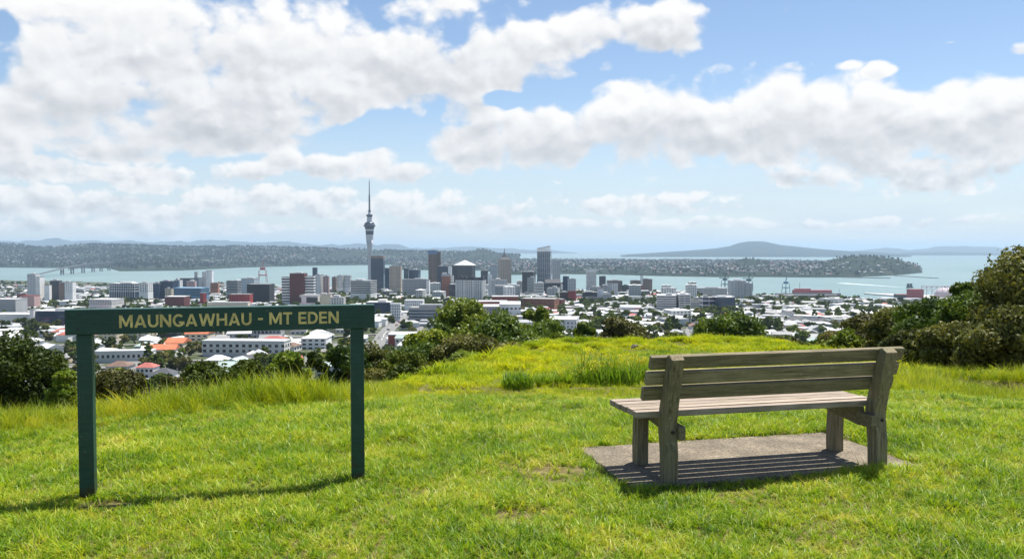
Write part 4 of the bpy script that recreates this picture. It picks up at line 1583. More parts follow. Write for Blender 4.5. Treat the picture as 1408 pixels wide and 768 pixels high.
# ---- the named buildings of the skyline: label, columns, roof row, distance, look
block("dark navy glass tower with reddish cap right beside the needle tower", 510, 527, 352, 2350, 'navy', 'blue', 'glass', 396, cap=('brown', 7), name="office_tower", dep=30)
block("dark blue slab between the navy tower and the beige tower", 527, 536, 369, 2450, 'navy', 'blue', 'bands', 395, dep=26, name="office_tower")
o, w, dp, h = block("beige stone tower with ribbed front right of the dark blue slab", 535, 551, 366, 2300, 'beige', 'black', 'punched', 396, piers=6, name="office_tower")
block("small teal glass block behind the wide grey office", 555, 562, 369, 2550, 'grey', 'teal', 'glass', 386, name="office_block")
block("low blue glass block behind the wide grey office", 562, 577, 371, 2500, 'navy', 'blue', 'glass', 386, name="office_block")
block("wide grey office with many small windows above the park trees", 553, 586, 384, 2000, 'grey', 'grey', 'punched', 404, name="office_block", dep=24)
block("narrow white fin at the right end of the wide grey office", 586, 590, 385, 1998, 'white', 'grey', 'plain', name="end_block", plant=False, dep=20)
block("tall brown tower with a blue top", 589, 600, 344, 2500, 'brown', 'black', 'punched', 386, cap=('blue', 12), piers=6, dep=30, name="office_tower")
block("darker brown shaft joined to the right of the tall blue-topped tower", 600, 606, 346, 2506, 'brown', 'black', 'bands', 386, dep=24, name="office_tower")
block("dark glass block with white right edge below the brown tower", 600, 616, 366, 2300, 'dark', 'blue', 'glass', 384, name="office_block")
block("white slab at the right edge of the dark glass block", 616, 621, 366, 2302, 'white', 'grey', 'plain', name="office_block", plant=False)
o, w, dp, h = block("dark broad block crowned by a white pyramid roof", 621, 653, 365, 2350, 'dark', 'grey', 'bands', 386, plant=False, name="office_block", dep=34)
pw2 = 13.2 / F * 2350
MB().add([(-pw2, 4, h + .9), (pw2, 4, h + .9), (pw2, 4 + 2 * pw2 * .9, h + .9), (-pw2, 4 + 2 * pw2 * .9, h + .9), (0, 4 + pw2 * .9, h + 16.5)], [(0, 1, 4), (1, 2, 4), (2, 3, 4), (3, 0, 4), (0, 3, 2, 1)]).build("pyramid_roof", R_['white'], o)
block("orange-brown block with grey top and white right side", 607, 619, 377, 1900, 'orange', 'black', 'punched', 403, cap=('grey', 5), name="apartment_block")
block("white wing to the right of the orange-brown block", 619, 623.5, 379, 1905, 'white', 'black', 'punched', 403, name="apartment_block", plant=False)
o, w, dp, h = block("large white apartment tower with a dense grid of dark windows", 626, 668, 385, 1550, 'white', 'black', 'punched', 420, pane=2.3, gap=1.35, band=.62, floor=3.5, piers=6, roof='dark', name="apartment_tower", dep=26)
rt = MB()
for k in range(14):
    x = -w / 2 + w * (k + .5) / 14
    rt.box(x - w * .03, x + w * .03, 2, 20, h + .3, h + random.uniform(3, 8))
rt.build("rooftop_plant", W_['dark'], o)
block("dark grey block behind the large white grid tower", 661, 671, 372, 2300, 'dark', 'grey', 'bands', 388, name="office_block")
block("narrow white slab right of the large white grid tower", 671.5, 676, 377, 1850, 'white', 'grey', 'plain', name="office_block", plant=False)
block("pale blue glass tower left of the spired tower", 674, 684, 365, 2460, 'white', 'pale', 'glass', 388, name="office_tower")
block("pale ribbed block in front of the spired tower", 676, 697, 385, 1820, 'lightgrey', 'grey', 'punched', 402, piers=8, name="office_block")
block("wide pale grey office at the foot of the spired tower", 681, 715, 393, 1700, 'lightgrey', 'grey', 'bands', 410, name="office_block", band=.4)
o, w, dp, h = block("tall beige and brown ribbed tower with pointed roof and spire", 684, 703, 357, 2350, 'beige', 'black', 'punched', 388, piers=5, plant=False, name="office_tower", dep=34, yaw=.25)
rb = MB().add([(-w / 2, 0, h + .9), (w / 2, 0, h + .9), (w / 2, dp, h + .9), (-w / 2, dp, h + .9), (-w * .2, dp * .3, h + 8), (w * .2, dp * .3, h + 8), (w * .2, dp * .7, h + 8), (-w * .2, dp * .7, h + 8), (0, dp / 2, h + 20)],
             [(0, 1, 5, 4), (1, 2, 6, 5), (2, 3, 7, 6), (3, 0, 4, 7), (4, 5, 8), (5, 6, 8), (6, 7, 8), (7, 4, 8), (0, 3, 2, 1)])
rb.build("pointed_roof", R_['dark'], o)
MB().lathe([(1.3, h + 17), (.5, h + 34)], 8, cx=0, cy=dp / 2).build("spire", W_['dark'], o)
block("dark office block left of the tall gridded glass tower", 718, 737, 374, 2250, 'dark', 'black', 'bands', 398, name="office_block")
block("grey-green office in front of the dark block by the gridded tower", 725, 737, 382, 2100, 'grey', 'teal', 'punched', 402, name="office_block")
o, w, dp, h = block("tallest blue-grey gridded glass tower with slanted white crown", 738.5, 759, 346, 2400, 'lightgrey', 'blue', 'glass', 388, piers=7, plant=False, name="office_tower", dep=36)
cr = MB()
for k in range(13):
    x = -w / 2 + w * (k + .5) / 13
    k = k / 2
    cr.box(x - .9, x + .9, -.3, .5, h, h + 8 + 9 * k / 6)
    cr.box(x - .5, x + .5, dp - .6, dp, h, h + 8 + 9 * k / 6)
cr.extrude_y([(-w / 2, h + 6), (w / 2, h + 14), (w / 2, h + 19), (-w / 2, h + 11)], -1.2, -.35)
cr.build("slanted_crown", W_['white'], o)
block("slim grey tower just right of the tall gridded glass tower", 759.5, 770.5, 358, 2500, 'lightgrey', 'teal', 'punched', 388, piers=4, name="office_tower")
block("low white office with dark windows left of the dark gabled block", 735, 748, 389, 1950, 'white', 'black', 'bands', 404, roof='white', name="office_block")
o = pitched("office_block", "dark block with a gabled roof below the gridded tower", 750, 771, 384, 2000, 'dark', 'dark', rise=9, dep=30, cat="building", windows=5)
block("pale ribbed apartment block below the dark gabled block", 752, 771, 396, 1720, 'offwhite', 'grey', 'punched', 413, piers=5, name="apartment_block")
block("dark blue tower right of the slim grey tower", 774, 783, 380, 2050, 'navy', 'blue', 'bands', 402, name="office_tower")
block("light grey tower beside the dark blue one", 781, 792, 384, 2000, 'lightgrey', 'grey', 'punched', 404, name="office_tower", piers=3)
block("dark maroon wing of the bright red building", 770, 782, 402, 1560, 'maroon', 'black', 'bands', 420, name="office_block")
block("bright red building below the blue and grey towers", 781, 793, 400, 1550, 'red', 'black', 'punched', 420, name="office_block", plant=False)
block("white-capped tower standing alone against the harbour water", 807, 820, 370, 2350, 'white', 'black', 'punched', 396, cap=('white', 8), piers=3, name="apartment_tower", dep=26)
block("small dark grey block right of the white-capped tower", 824, 834, 380, 2420, 'dark', 'grey', 'bands', 394, name="office_block")
block("dark brown block above the round tree on the waterfront side", 836, 854, 386, 2250, 'brown', 'black', 'punched', 402, name="office_block")
block("dark low block left of the white fin tower", 802, 823, 402, 1620, 'dark', 'grey', 'bands', 420, name="office_block")
block("white fin tower with red-brown left edge", 822, 830, 397, 1600, 'white', 'grey', 'plain', name="apartment_block")
block("pale stepped block right of the white fin tower", 829, 841, 405, 1580, 'offwhite', 'black', 'punched', 420, name="apartment_block")
block("left brown tower of the waterfront pair", 868, 881, 386, 2500, 'brown', 'black', 'punched', 402, piers=3, name="apartment_tower", roof='dark')
block("white lift shaft between the two brown waterfront towers", 881, 884.5, 379, 2502, 'white', 'grey', 'plain', name="lift_shaft", plant=False)
block("right brown tower of the waterfront pair", 884.5, 897, 384, 2500, 'brown', 'black', 'punched', 402, piers=4, name="apartment_tower", roof='dark')
block("wide low grey building at the foot of the brown pair", 864, 894, 400, 2000, 'grey', 'grey', 'bands', 410, roof='white', name="office_block")
block("small pale cube of a building left of the white striped office", 866, 882, 408, 1600, 'offwhite', 'grey', 'plain', roof='white', name="warehouse", plant=False)
o, w, dp, h = block("broad white office with dark horizontal window stripes", 904, 934, 406, 1280, 'white', 'black', 'bands', 430, roof='white', name="office_block", dep=30, floor=3.6)
block("white framed right wing of the striped office", 934, 950, 405, 1276, 'white', 'black', 'bands', 430, piers=2, roof='white', name="office_block", dep=30, floor=3.6)
block("cream-topped white striped block between the striped and dark glass offices", 950, 966, 412, 1290, 'white', 'grey', 'bands', 430, cap=('cream', 3), name="office_block", floor=3.6)
block("left half of the dark glass office with white frame", 966, 985, 409, 1240, 'white', 'blue', 'glass', 432, piers=2, roof='white', name="office_block", floor=7.0)
block("right half of the dark glass office, white framed", 985, 1011, 409, 1230, 'navy', 'blue', 'glass', 432, piers=1, roof='white', name="office_block", floor=40)
block("long pale hotel with rows of arched windows", 955, 1001, 396, 1920, 'offwhite', 'black', 'punched', 410, pane=1.6, gap=1.3, roof='white', name="hotel", dep=24)
block("dark left end of the long pale hotel", 947, 956, 393, 1918, 'brown', 'black', 'bands', 410, name="hotel_wing")
block("tall pale grey ribbed tower on the right with vertical stripes", 1005, 1026, 386, 1750, 'lightgrey', 'black', 'punched', 416, piers=9, roof='white', name="apartment_tower", dep=24)
block("lower dark-windowed half of the pale ribbed tower", 1026, 1035, 390, 1745, 'lightgrey', 'black', 'punched', 416, piers=3, name="apartment_tower", dep=24)
block("white low podium right of the ribbed tower", 1012, 1032, 412, 1500, 'white', 'grey', 'plain', roof='white', name="warehouse", plant=False)
# left half
block("white tower standing apart on the far left, with flat sides", 37, 48, 377, 1900, 'lightgrey', 'grey', 'punched', 404, name="apartment_tower", dep=20, pane=1.2, gap=2.4)
block("bright white stair end of the far-left tower", 48, 54, 381, 1898, 'white', 'grey', 'plain', name="end_block", plant=False, dep=20)  # sunlit side put in as a whiter block next to the greyer front
block("small white block beside the far-left tower", 60, 67, 392, 1900, 'white', 'grey', 'plain', name="building", plant=False)
block("dark grey office right of the far-left white tower", 67, 80, 386, 1920, 'dark', 'grey', 'bands', 402, name="office_block")
block("brown-grey office wing left of the white panels", 80, 88, 389, 1915, 'brown', 'grey', 'plain', name="office_block")
block("white panelled office under the bridge's near end", 88, 99, 388, 1910, 'white', 'grey', 'punched', 402, name="office_block", pane=1, gap=4)
block("long glass-fronted exhibition hall with white roof", 148, 190, 390, 1760, 'white', 'blue', 'glass', 405, piers=14, roof='white', name="exhibition_hall", dep=40, floor=6)
block("white checkered block right of the long exhibition hall", 190, 205, 389, 1750, 'white', 'black', 'punched', 403, roof='white', name="office_block", pane=3, gap=3)
block("blue glass office right of the white checkered block", 205, 219, 390, 1850, 'navy', 'blue', 'glass', 402, name="office_block")
block("darker blue glass office with a flat lid", 219, 239, 387, 1860, 'navy', 'blue', 'glass', 402, roof='dark', name="office_block")
block("white block with two dark slots right of the blue glass offices", 239, 248, 385, 1900, 'white', 'black', 'punched', 397, name="office_block", pane=1.5, gap=5)
block("flat dark-roofed warehouse in front of the harbour water", 241, 267, 383, 2300, 'navy', 'blue', 'glass', 394, roof='dark', name="warehouse", plant=False)
block("pinkish white building below the flat dark warehouse", 255, 267, 387, 2000, 'pink', 'grey', 'punched', 396, name="building")
block("narrow dark silo tower by the water", 267, 271, 374, 2600, 'grey', 'black', 'plain', name="silo", cat="silo", plant=False, dep=8)
block("wide dark silo block below the narrow one", 266, 277.5, 382, 2590, 'grey', 'black', 'plain', name="silo", cat="silo", plant=False, dep=14)
block("tall blank white silo tower by the water", 277.5, 283, 374, 2600, 'offwhite', 'grey', 'plain', name="silo", cat="silo", plant=False, dep=14)
block("white sunlit side of the blank silo tower, with one dark opening", 283, 291, 372, 2596, 'white', 'black', 'punched', 382, name="silo", cat="silo", pane=1.5, gap=14, plant=False, dep=14)  # the silo tower's sunlit side, given by whiter paint on a separate block
block("reddish building at the foot of the white silo towers", 288, 299, 389, 2200, 'orange', 'black', 'punched', 398, name="building")
block("blue-roofed long hall under the flat dark warehouse", 236, 280, 396, 1720, 'blue', 'teal', 'bands', 408, roof='blue', name="warehouse", plant=False)
block("cream block left of the blue-roofed hall", 226, 235, 397, 1650, 'cream', 'black', 'punched', 410, name="building")
block("grey terraced offices right of the reddish building", 310, 332, 386, 1900, 'grey', 'grey', 'bands', 402, name="office_block")
block("pale glass block behind the dark drum-like building", 331, 352, 383, 1850, 'lightgrey', 'pale', 'bands', 404, name="office_block")
block("plain dark block with flat top left of the striped tower", 339, 370, 391, 1600, 'dark', 'black', 'plain', name="theatre", plant=False)
block("long red building in front of the grey terraced offices", 312, 342, 405, 1500, 'red', 'black', 'punched', 414, name="warehouse", plant=False)
block("small red house with dark windows right of the blue-roofed hall", 274, 281, 403, 1550, 'red', 'black', 'punched', 413, name="building", plant=False)
block("white and black striped left wing of the red-brown tower", 387, 398, 381, 1500, 'white', 'black', 'bands', 416, floor=5.2, name="office_tower", plant=False)
block("red-brown windowless tower between two striped wings", 398, 418, 376, 1495, 'maroon', 'black', 'plain', name="office_tower", dep=24)
block("white and black striped right wing of the red-brown tower", 418, 431, 380, 1500, 'white', 'black', 'bands', 416, floor=5.2, name="office_tower", plant=False)
block("slim dark tower behind the red-brown tower's right wing", 429.5, 435, 368, 2400, 'navy', 'blue', 'glass', 384, name="office_tower", plant=False, dep=14)
block("white ribbed apartment block right of the striped tower", 432, 444, 378, 1780, 'white', 'grey', 'punched', 402, piers=4, name="apartment_block")
block("pink-edged end of the white ribbed apartment block", 444, 451.5, 380, 1775, 'pink', 'grey', 'punched', 402, piers=2, name="apartment_block")
block("brown block just left of the pale twin towers near the needle tower", 456, 462, 381, 2150, 'brown', 'black', 'punched', 394, name="apartment_block")
block("left one of the pale twin towers left of the needle tower", 463, 472, 379, 2100, 'offwhite', 'black', 'punched', 396, name="apartment_tower", piers=2)
block("right one of the pale twin towers left of the needle tower", 473, 482, 379, 2105, 'lightgrey', 'black', 'punched', 396, name="apartment_tower", piers=2)
block("long white office with dark window ribbon below the needle tower", 481, 515, 386, 1720, 'white', 'black', 'bands', 404, roof='grey', name="office_block")
block("white building with one big dark glass panel above the sign", 411, 440, 406, 1380, 'offwhite', 'black', 'punched', 420, pane=22, gap=9, floor=14, band=.7, name="office_block", plant=False)
block("cream block right of the big dark glass panel", 440, 454, 405, 1370, 'cream', 'grey', 'plain', name="office_block")
block("low grey-white offices right of the cream block", 454, 472, 409, 1370, 'offwhite', 'black', 'punched', 420, pane=2.5, gap=2, name="office_block")
block("dark flat-roofed office with white side, right of the sign's top corner", 503, 536, 416, 1100, 'navy', 'blue', 'bands', 438, roof='white', name="office_block", dep=30)
block("white end wing of the dark flat-roofed office by the road", 536, 550, 418, 1095, 'white', 'grey', 'punched', 438, roof='white', name="office_block", plant=False)
block("low white shop behind the road bend", 556, 581, 413, 1300, 'white', 'black', 'punched', 422, roof='white', name="shop", plant=False)
block("wide grey office with dark window bands beside the road", 562, 626, 424, 900, 'grey', 'blue', 'bands', 449, roof='grey', name="office_block", dep=34, floor=3.5, piers=0)
block("low windowless grey annex in front of the banded office", 562, 604, 446, 840, 'grey', 'grey', 'plain', roof='pale', name="warehouse", plant=False, dep=16)
block("red brick warehouse with white roof edge near the road", 533, 582, 461, 640, 'brick', 'black', 'plain', roof='white', name="warehouse", plant=False, dep=22)
pitched("marquee", "white pointed tent roof in front of the red brick warehouse", 545, 566, 467, 600, 'white', 'white', rise=4.5, hip=True, cat="tent", windows=0, dep=11)
block("long red brick terrace behind the white car park", 676, 713, 408, 1300, 'brick', 'black', 'punched', 420, roof='white', name="apartment_block", plant=False, pane=1.4, gap=2.6)
block("lower red brick wing with curved white edge", 650, 697, 415, 1200, 'brick', 'grey', 'plain', roof='white', name="apartment_block", plant=False)
block("grey window wall of the white car park building", 661, 687, 422, 960, 'grey', 'blue', 'punched', 445, roof='white', name="car_park", plant=False, dep=40)
block("long white side of the car park with a row of openings", 687, 716, 419, 955, 'white', 'black', 'punched', 445, roof='white', name="car_park", plant=False, dep=60, floor=7, pane=3, gap=2, band=.28, nmax=1)
block("low brick and orange shops left of the bright red building", 716, 770, 411, 1350, 'orange', 'black', 'punched', 422, roof='grey', name="shop", plant=False)
block("white-roofed hall with pale blue wall above the spur", 757, 801, 440, 790, 'pale' if False else 'lightgrey', 'grey', 'punched', 460, roof='white', name="hall", dep=40, plant=False, pane=1.4, gap=2.6)
block("dark blue glass office left of the sign with a white end wall", 44, 94, 428, 950, 'navy', 'blue', 'glass', 450, roof='white', name="office_block", dep=30)
block("tall white end wall of the dark blue glass office left of the sign", 39, 44.5, 426, 946, 'white', 'grey', 'plain', name="end_block", plant=False, dep=14)
block("long low white-roofed shed at the left edge", -20, 39, 433, 960, 'offwhite', 'grey', 'plain', roof='white', name="shed", plant=False)
block("grey shed with white gable at the far left edge", -14, 20, 412, 1150, 'grey', 'grey', 'plain', roof='white', name="shed", plant=False)
block("cream three-storey block right of the sign's left post", 132, 158, 455, 730, 'cream', 'black', 'punched', 480, roof='white', name="apartment_block", plant=False, pane=1.4, gap=2.4, floor=3.3)
block("grey office recess between the two cream blocks", 158, 186, 453, 745, 'grey', 'grey', 'bands', 475, roof='grey', name="office_block", plant=False)
block("second cream block, under the middle of the sign board", 186, 207, 450, 735, 'cream', 'black', 'punched', 470, roof='grey', name="apartment_block", plant=False, pane=1.2, gap=5)
block("dark office under the sign board with small windows", 214, 252, 453, 740, 'dark', 'blue', 'punched', 470, roof='dark', name="office_block", plant=False)
pitched("house", "large orange-tiled house under the middle of the sign board", 252, 284, 453, 690, 'cream', 'orange', rise=4, dep=18)
pitched("house", "orange-tiled house left of the larger orange one, partly lower", 224, 250, 466, 610, 'cream', 'orange', rise=3.4, dep=16)
pitched("house", "long orange-roofed house above the faded red roof", 203, 238, 475, 560, 'white', 'orange', rise=3.2, dep=14, yaw=.2)
pitched("hall", "hall with a broad grey arched roof under the sign board", 311, 345, 451, 690, 'lightgrey', 'pale', rise=5, dep=34, cat="hall", yaw=.15)
block("grey two-storey school block right of the arched hall", 342, 384, 452, 680, 'grey', 'black', 'punched', 470, roof='white', name="school", plant=False, pane=2, gap=1.2)
block("long white-roofed school wing lower between the posts", 275, 392, 470, 570, 'offwhite', 'black', 'punched', 486, roof='white', name="school", plant=False, dep=14, yaw=-.06, pane=2.4, gap=2.4)
pitched("house", "big white hip-roofed house just left of the sign's right post", 413, 447, 459, 620, 'white', 'white', rise=3.5, hip=True, dep=20)
pitched("house", "faded red-roofed house low between the posts", 184, 208, 500, 430, 'white', 'red', rise=2.2, hip=True, dep=8)
pitched("house", "dark grey roofed house right of the faded red roof", 203, 232, 508, 400, 'white', 'dark', rise=2.4, hip=True, dep=9)
pitched("house", "brown-tiled house left of the faded red roof", 142, 172, 498, 440, 'offwhite', 'brown', rise=2.4, hip=True, dep=10)
block("long white terrace roof right of the sign's left post", 128, 204, 484, 520, 'offwhite', 'black', 'punched', 498, roof='white', name="terrace", cat="houses", plant=False, dep=9, yaw=.12)
pitched("hall", "white-roofed long hall on the right, in front of the harbour wharf", 1176, 1220, 427, 1100, 'lightgrey', 'white', rise=4, dep=34, cat="hall", yaw=-.2, windows=6)
block("red and white low building near the red roof on the left", 28, 46, 407, 1400, 'pink', 'grey', 'plain', roof='red', name="building", plant=False)
block("wide white-roofed warehouses above the sign, left part", 120, 158, 412, 1350, 'offwhite', 'black', 'punched', 420, roof='white', name="warehouse", plant=False)
block("brown-red warehouse above the sign's lettering", 226, 252, 408, 1450, 'maroon', 'black', 'plain', roof='white', name="warehouse", plant=False)
block("long cream strip of a warehouse roof above the sign", 284, 340, 416, 1300, 'cream', 'grey', 'plain', roof='white', name="warehouse", plant=False, dep=12)
# curved white roof right of the dark glass office
d = 1050.0
xw = (1022 - 704) / F * d
zc = hz(xw + 9, d)
o = empty("sports_hall", (xw + 9, d, zc - 1), -.2)
tag(o, "pale hall with a curved barrel roof right of the dark glass office", "hall")
prof = [(-10, 0)] + [(-10 + 20 * i / 10, 5 + 5 * math.sin(math.pi * i / 10)) for i in range(11)] + [(10, 0)]
MB().extrude_y(prof, .3, 30).build("barrel_roof", R_['pale'], o)
MB().box(-9.6, 9.6, 0, .28, 0, 5).build("wall", W_['lightgrey'], o)
FOOT.append((xw + 9, d + 15, 22))

# ------------------------------------------------------------------ harbour: bridge, cranes, ship, wharf
steel = mat("bridge_steel", (.09, .095, .105), .6, .2, .05)
d = 5600.0
p0, p1 = at_z(56, 0, 0), None
bx0, bx1 = (40 - 704) / F * 4700, (151 - 704) / F * 6300
br = empty("harbour_bridge", (bx0, 4700, SEA), math.atan2(1600, bx1 - bx0))
tag(br, "long grey steel bridge crossing the harbour on the far left", "bridge")
L = math.hypot(bx1 - bx0, 1600)


def deck_z(t):
    return 8 + 56 * math.sin(min(1, t * 1.25) * math.pi / 2)


n = 24
mbd = MB()
for k in range(n):
    t0, t1 = k / n, (k + 1) / n
    z0, z1 = deck_z(t0), deck_z(t1)
    mbd.add([(t0 * L, -9, z0 - 4), (t1 * L, -9, z1 - 4), (t1 * L, 9, z1 - 4), (t0 * L, 9, z0 - 4), (t0 * L, -9, z0 + 1), (t1 * L, -9, z1 + 1), (t1 * L, 9, z1 + 1), (t0 * L, 9, z0 + 1)],
            [(0, 3, 2, 1), (4, 5, 6, 7), (0, 1, 5, 4), (1, 2, 6, 5), (2, 3, 7, 6), (3, 0, 4, 7)])
mbd.build("deck", steel, br)
mbt = MB()
for k in range(10, 24):
    t0, t1 = k / n, (k + 1) / n
    a, b = deck_z(t0), deck_z(t1)
    for y in (-8, 8):
        mbt.tube([(t0 * L, y, a - 4), ((t0 + t1) / 2 * L, y, (a + b) / 2 - 20)], 1.4, 4)
        mbt.tube([((t0 + t1) / 2 * L, y, (a + b) / 2 - 20), (t1 * L, y, b - 4)], 1.4, 4)
        mbt.tube([(t0 * L, y, a - 20), (t1 * L, y, b - 20)], 1.6, 4)
mbt.build("truss", steel, br)
for t in (.34, .46, .60, .74, .86, .985):
    MB().box(t * L - 3.5, t * L + 3.5, -11, -4, -4, deck_z(t) - 5).box(t * L - 3.5, t * L + 3.5, 4, 11, -4, deck_z(t) - 5).box(t * L - 5, t * L + 5, -4, 4, deck_z(t) - 26, deck_z(t) - 18).build("pier", wallm("pier_concrete", (.13, .13, .135)), br)


def wharf_crane(label, pxc, ytop, ybase, dd, colr, boom=True, group="wharf cranes"):
    X = (pxc - 704) / F * dd
    h = (ybase - ytop) / F * dd
    z0 = EYE - (ybase - 342) / F * dd
    o = empty("wharf_crane", (X, dd, z0), .5)
    tag(o, label, "crane", group)
    m = mat("crane_paint_" + colr[0], colr[1], .5, .15, .1)
    k = h * .14
    for sx in (-1, 1):
        for sy_ in (-1, 1):
            MB().tube([(sx * k * 1.25, sy_ * k, 0), (sx * k, sy_ * k * .9, h * .55)], .9, 5).build("leg", m, o)
    MB().box(-k * 1.1, k * 1.1, -k, k, h * .30, h * .34).build("portal_beam", m, o)
    MB().box(-k * .7, k * .7, -k * .7, k * .7, h * .55, h * .66).build("machinery_house", m, o)
    MB().tube([(0, 0, h * .64), (k * .5, 0, h)], [1.2, .7], 5).tube([(-k * .6, 0, h * .64), (k * .5, 0, h)], .6, 5).build("mast", m, o)
    if boom:
        MB().box(-k * 3.2, k * 2.2, -1, 1, h * .68, h * .72).tube([(k * .5, 0, h), (-k * 3.0, 0, h * .72)], .4, 4).tube([(k * .5, 0, h), (k * 2.1, 0, h * .72)], .4, 4).build("boom", m, o)
    return o


wharf_crane("dark green wharf crane just left of the pale ribbed tower", 997, 375, 398, 2750, ("green", (.03, .09, .09)))
wharf_crane("dark green wharf crane right behind the pale ribbed tower", 1030, 375, 400, 2760, ("green", (.03, .09, .09)))
wharf_crane("tall blue gantry crane standing alone beside the red ship", 1081, 379, 403, 2640, ("blue", (.04, .17, .27)), boom=False)
rc = wharf_crane("thin red crane on the harbour shore, left of the striped tower", 361, 357, 388, 3100, ("red", (.40, .09, .08)), boom=False)

# container ship along the wharf
d = 2630.0
z0 = SEA
xa, xb = (1068 - 704) / F * d, (1157 - 704) / F * d
zrow = lambda py, dd: EYE - (py - 342) / F * dd
sh = empty("container_ship", ((xa + xb) / 2, d, SEA), 0)
tag(sh, "long red and grey ship moored at the wharf right of the blue crane", "ship")
Lh = (xb - xa)
ht = zrow(403, d) - SEA
MB().prism([(-Lh / 2, -14), (Lh * .42, -14), (Lh / 2, 0), (Lh * .42, 14), (-Lh / 2, 14)], -3, ht).build("hull", mat("ship_hull", (.13, .10, .12), .5, .2, .05), sh)
MB().box(-Lh / 2 + .3, Lh * .41, -14.3, -14.02, ht - 5, ht - 2.5).build("white_band", W_['white'], sh)
MB().box(-Lh * .24, Lh * .34, -11, 11, ht, zrow(398.5, d) - SEA).build("deckhouse", mat("ship_red", (.36, .07, .075), .5, .2, .05), sh)
MB().box(-Lh * .245, Lh * .345, -11.4, -11.02, ht + 1.0, ht + 3.4).build("window_band", W_['pink'], sh)
MB().box(-Lh * .22, Lh * .02, -7, 7, zrow(398.5, d) - SEA, zrow(396.6, d) - SEA).build("bridge_house", mat("ship_red", (.36, .07, .075)), sh)
MB().tube([(-Lh * .14, 0, ht), (-Lh * .14, 0, zrow(388.5, d) - SEA)], .7, 6).build("mast", steel, sh)
MB().tube([(Lh * .47, 0, ht - 2), (Lh * .47, 0, zrow(397, d) - SEA)], .6, 6).build("bow_mast", steel, sh)
wq = MB().box(xa - 260, xb + 30, d - 70, d - 18, SEA - 4, SEA + 3.5).build("wharf", wallm("wharf_concrete", (.40, .39, .37)))
tag(wq, "pale concrete wharf edge along the red and grey ship", "wharf")
for lab, a, b, yt, dd, rf in (("white wharf shed left of the red ship", 1036, 1062, 406, 2520, 'white'), ("long white-roofed shed in front of the red ship", 1064, 1094, 410, 2480, 'white'), ("brown wharf shed under the blue crane", 1052, 1066, 406, 2570, 'brown')):
    block(lab, a, b, yt, dd, 'lightgrey', 'grey', 'plain', roof=rf, name="shed", plant=False)

# right-hand wharf with its loading gear
d = 2720.0
X0, X1 = (1236 - 704) / F * d, (1330 - 704) / F * d
pr_ = mat("pink_gantry_paint", (.50, .30, .32), .6, .2, .05)
MB_ = MB().prism([(X0, d + 260), (X0 + 10, d + 290), (X1 + 120, d + 40), (X1 + 120, d - 160), (X0 + 130, d - 160)], SEA - 4, SEA + 4)
tag(MB_.build("wharf", wallm("wharf_concrete", (.40, .39, .37))), "pale wharf on the right running out into the harbour", "wharf")
o = empty("loading_gantry", ((1268 - 704) / F * d, d, SEA + 4))
tag(o, "pink steel loading gantry on the right-hand wharf", "gantry")
hh = zrow(394, d) - SEA - 4
for k in range(7):
    x = k * 17.5
    MB().tube([(x, 0, 0), (x, 0, hh)], 1.0, 5).build("column", pr_, o)
mb = MB().box(-2, 108, -1.4, 1.4, hh, hh + 2)
for k in range(6):
    mb.tube([(k * 17.5, 0, hh * .55), (k * 17.5 + 17.5, 0, hh)], .6, 4)
mb.build("top_beam", pr_, o)
o2 = empty("storage_dome", ((1300 - 704) / F * (d + 40), d + 40, SEA + 4))
tag(o2, "pale pink domed shed on the right-hand wharf", "shed")
MB().lathe([(34, 0), (33.5, 12), (30, 20), (22, 27), (10, 31), (.5, 32)], 28).build("dome", wallm("pale_dome", (.52, .47, .50)), o2, smooth=True)
MB().lathe([(3, 31.5), (2.4, 36)], 10).build("vent", steel, o2)
for k, (pxc, yt, dd, colr, lab) in enumerate(((1262, 398, 2700, 'red', "red hopper block left on the right-hand wharf"), (1244, 405, 2760, 'dark', "dark low stack at the outer end of the right-hand wharf"), (1280, 414, 2560, 'white', "white shed at the root of the right-hand wharf"),
                                              (1268, 419, 2500, 'pink', "pinkish shed behind the right-hand thicket"), (1296, 420, 2520, 'white', "white shed beside the pinkish one behind the thicket"))):
    block(lab, pxc - 8, pxc + 9, yt, dd, colr, 'grey', 'plain', roof='white' if k > 1 else 'red', name="shed", plant=False)

# breakwaters, ferry and its wake
for lab, a, b, yy, hgt in (("thin dark breakwater below the peninsula's tip", (1232, 379), (1287, 382.5), 0, 3), ("low pale jetty along the peninsula shore", (1158, 381.4), (1224, 382.6), 0, 4)):
    A, B = at_z(a[0], a[1], SEA), at_z(b[0], b[1], SEA)
    v = (B - A).normalized()
    nrm = Vector((-v.y, v.x, 0)) * 14
    pts = [(p.x, p.y) for p in (A - nrm, B - nrm, B + nrm, A + nrm)]
    tag(MB().prism(pts, SEA - 3, SEA + hgt).build("breakwater", mat("breakwater_rock", (.12, .12, .115), .9, .3, .05)), lab, "breakwater")
A = at_z(1251, 395.6, SEA)
fe = empty("ferry", (A.x, A.y, SEA), .2)
tag(fe, "small dark ferry on the water left of the right-hand wharf", "boat")
MB().prism([(-15, -5), (11, -5), (18, 0), (11, 5), (-15, 5)], -1, 5).build("hull", W_['dark'], fe)
MB().box(-12, -4, -4, 4, 5, 19).box(3, 9, -4, 4, 5, 19).build("superstructure", W_['dark'], fe)
MB().box(-4, 3, -3.5, 3.5, 5, 10).build("cabin", W_['grey'], fe)
B = at_z(1155, 389.0, SEA)
wk = []
for k in range(30):
    t = k / 29
    p = A.lerp(B, t) + Vector((0, 1, 0)) * 0
    wd = 3 + 22 * t
    v = (B - A).normalized()
    nr = Vector((-v.y, v.x, 0)) * wd
    wk.append((p + nr, p - nr))
mb = MB()
vv = []
for a, b in wk:
    vv += [(a.x, a.y, SEA + .25), (b.x, b.y, SEA + .25)]
mb.add(vv, [(2 * k, 2 * k + 1, 2 * k + 3, 2 * k + 2) for k in range(29)])
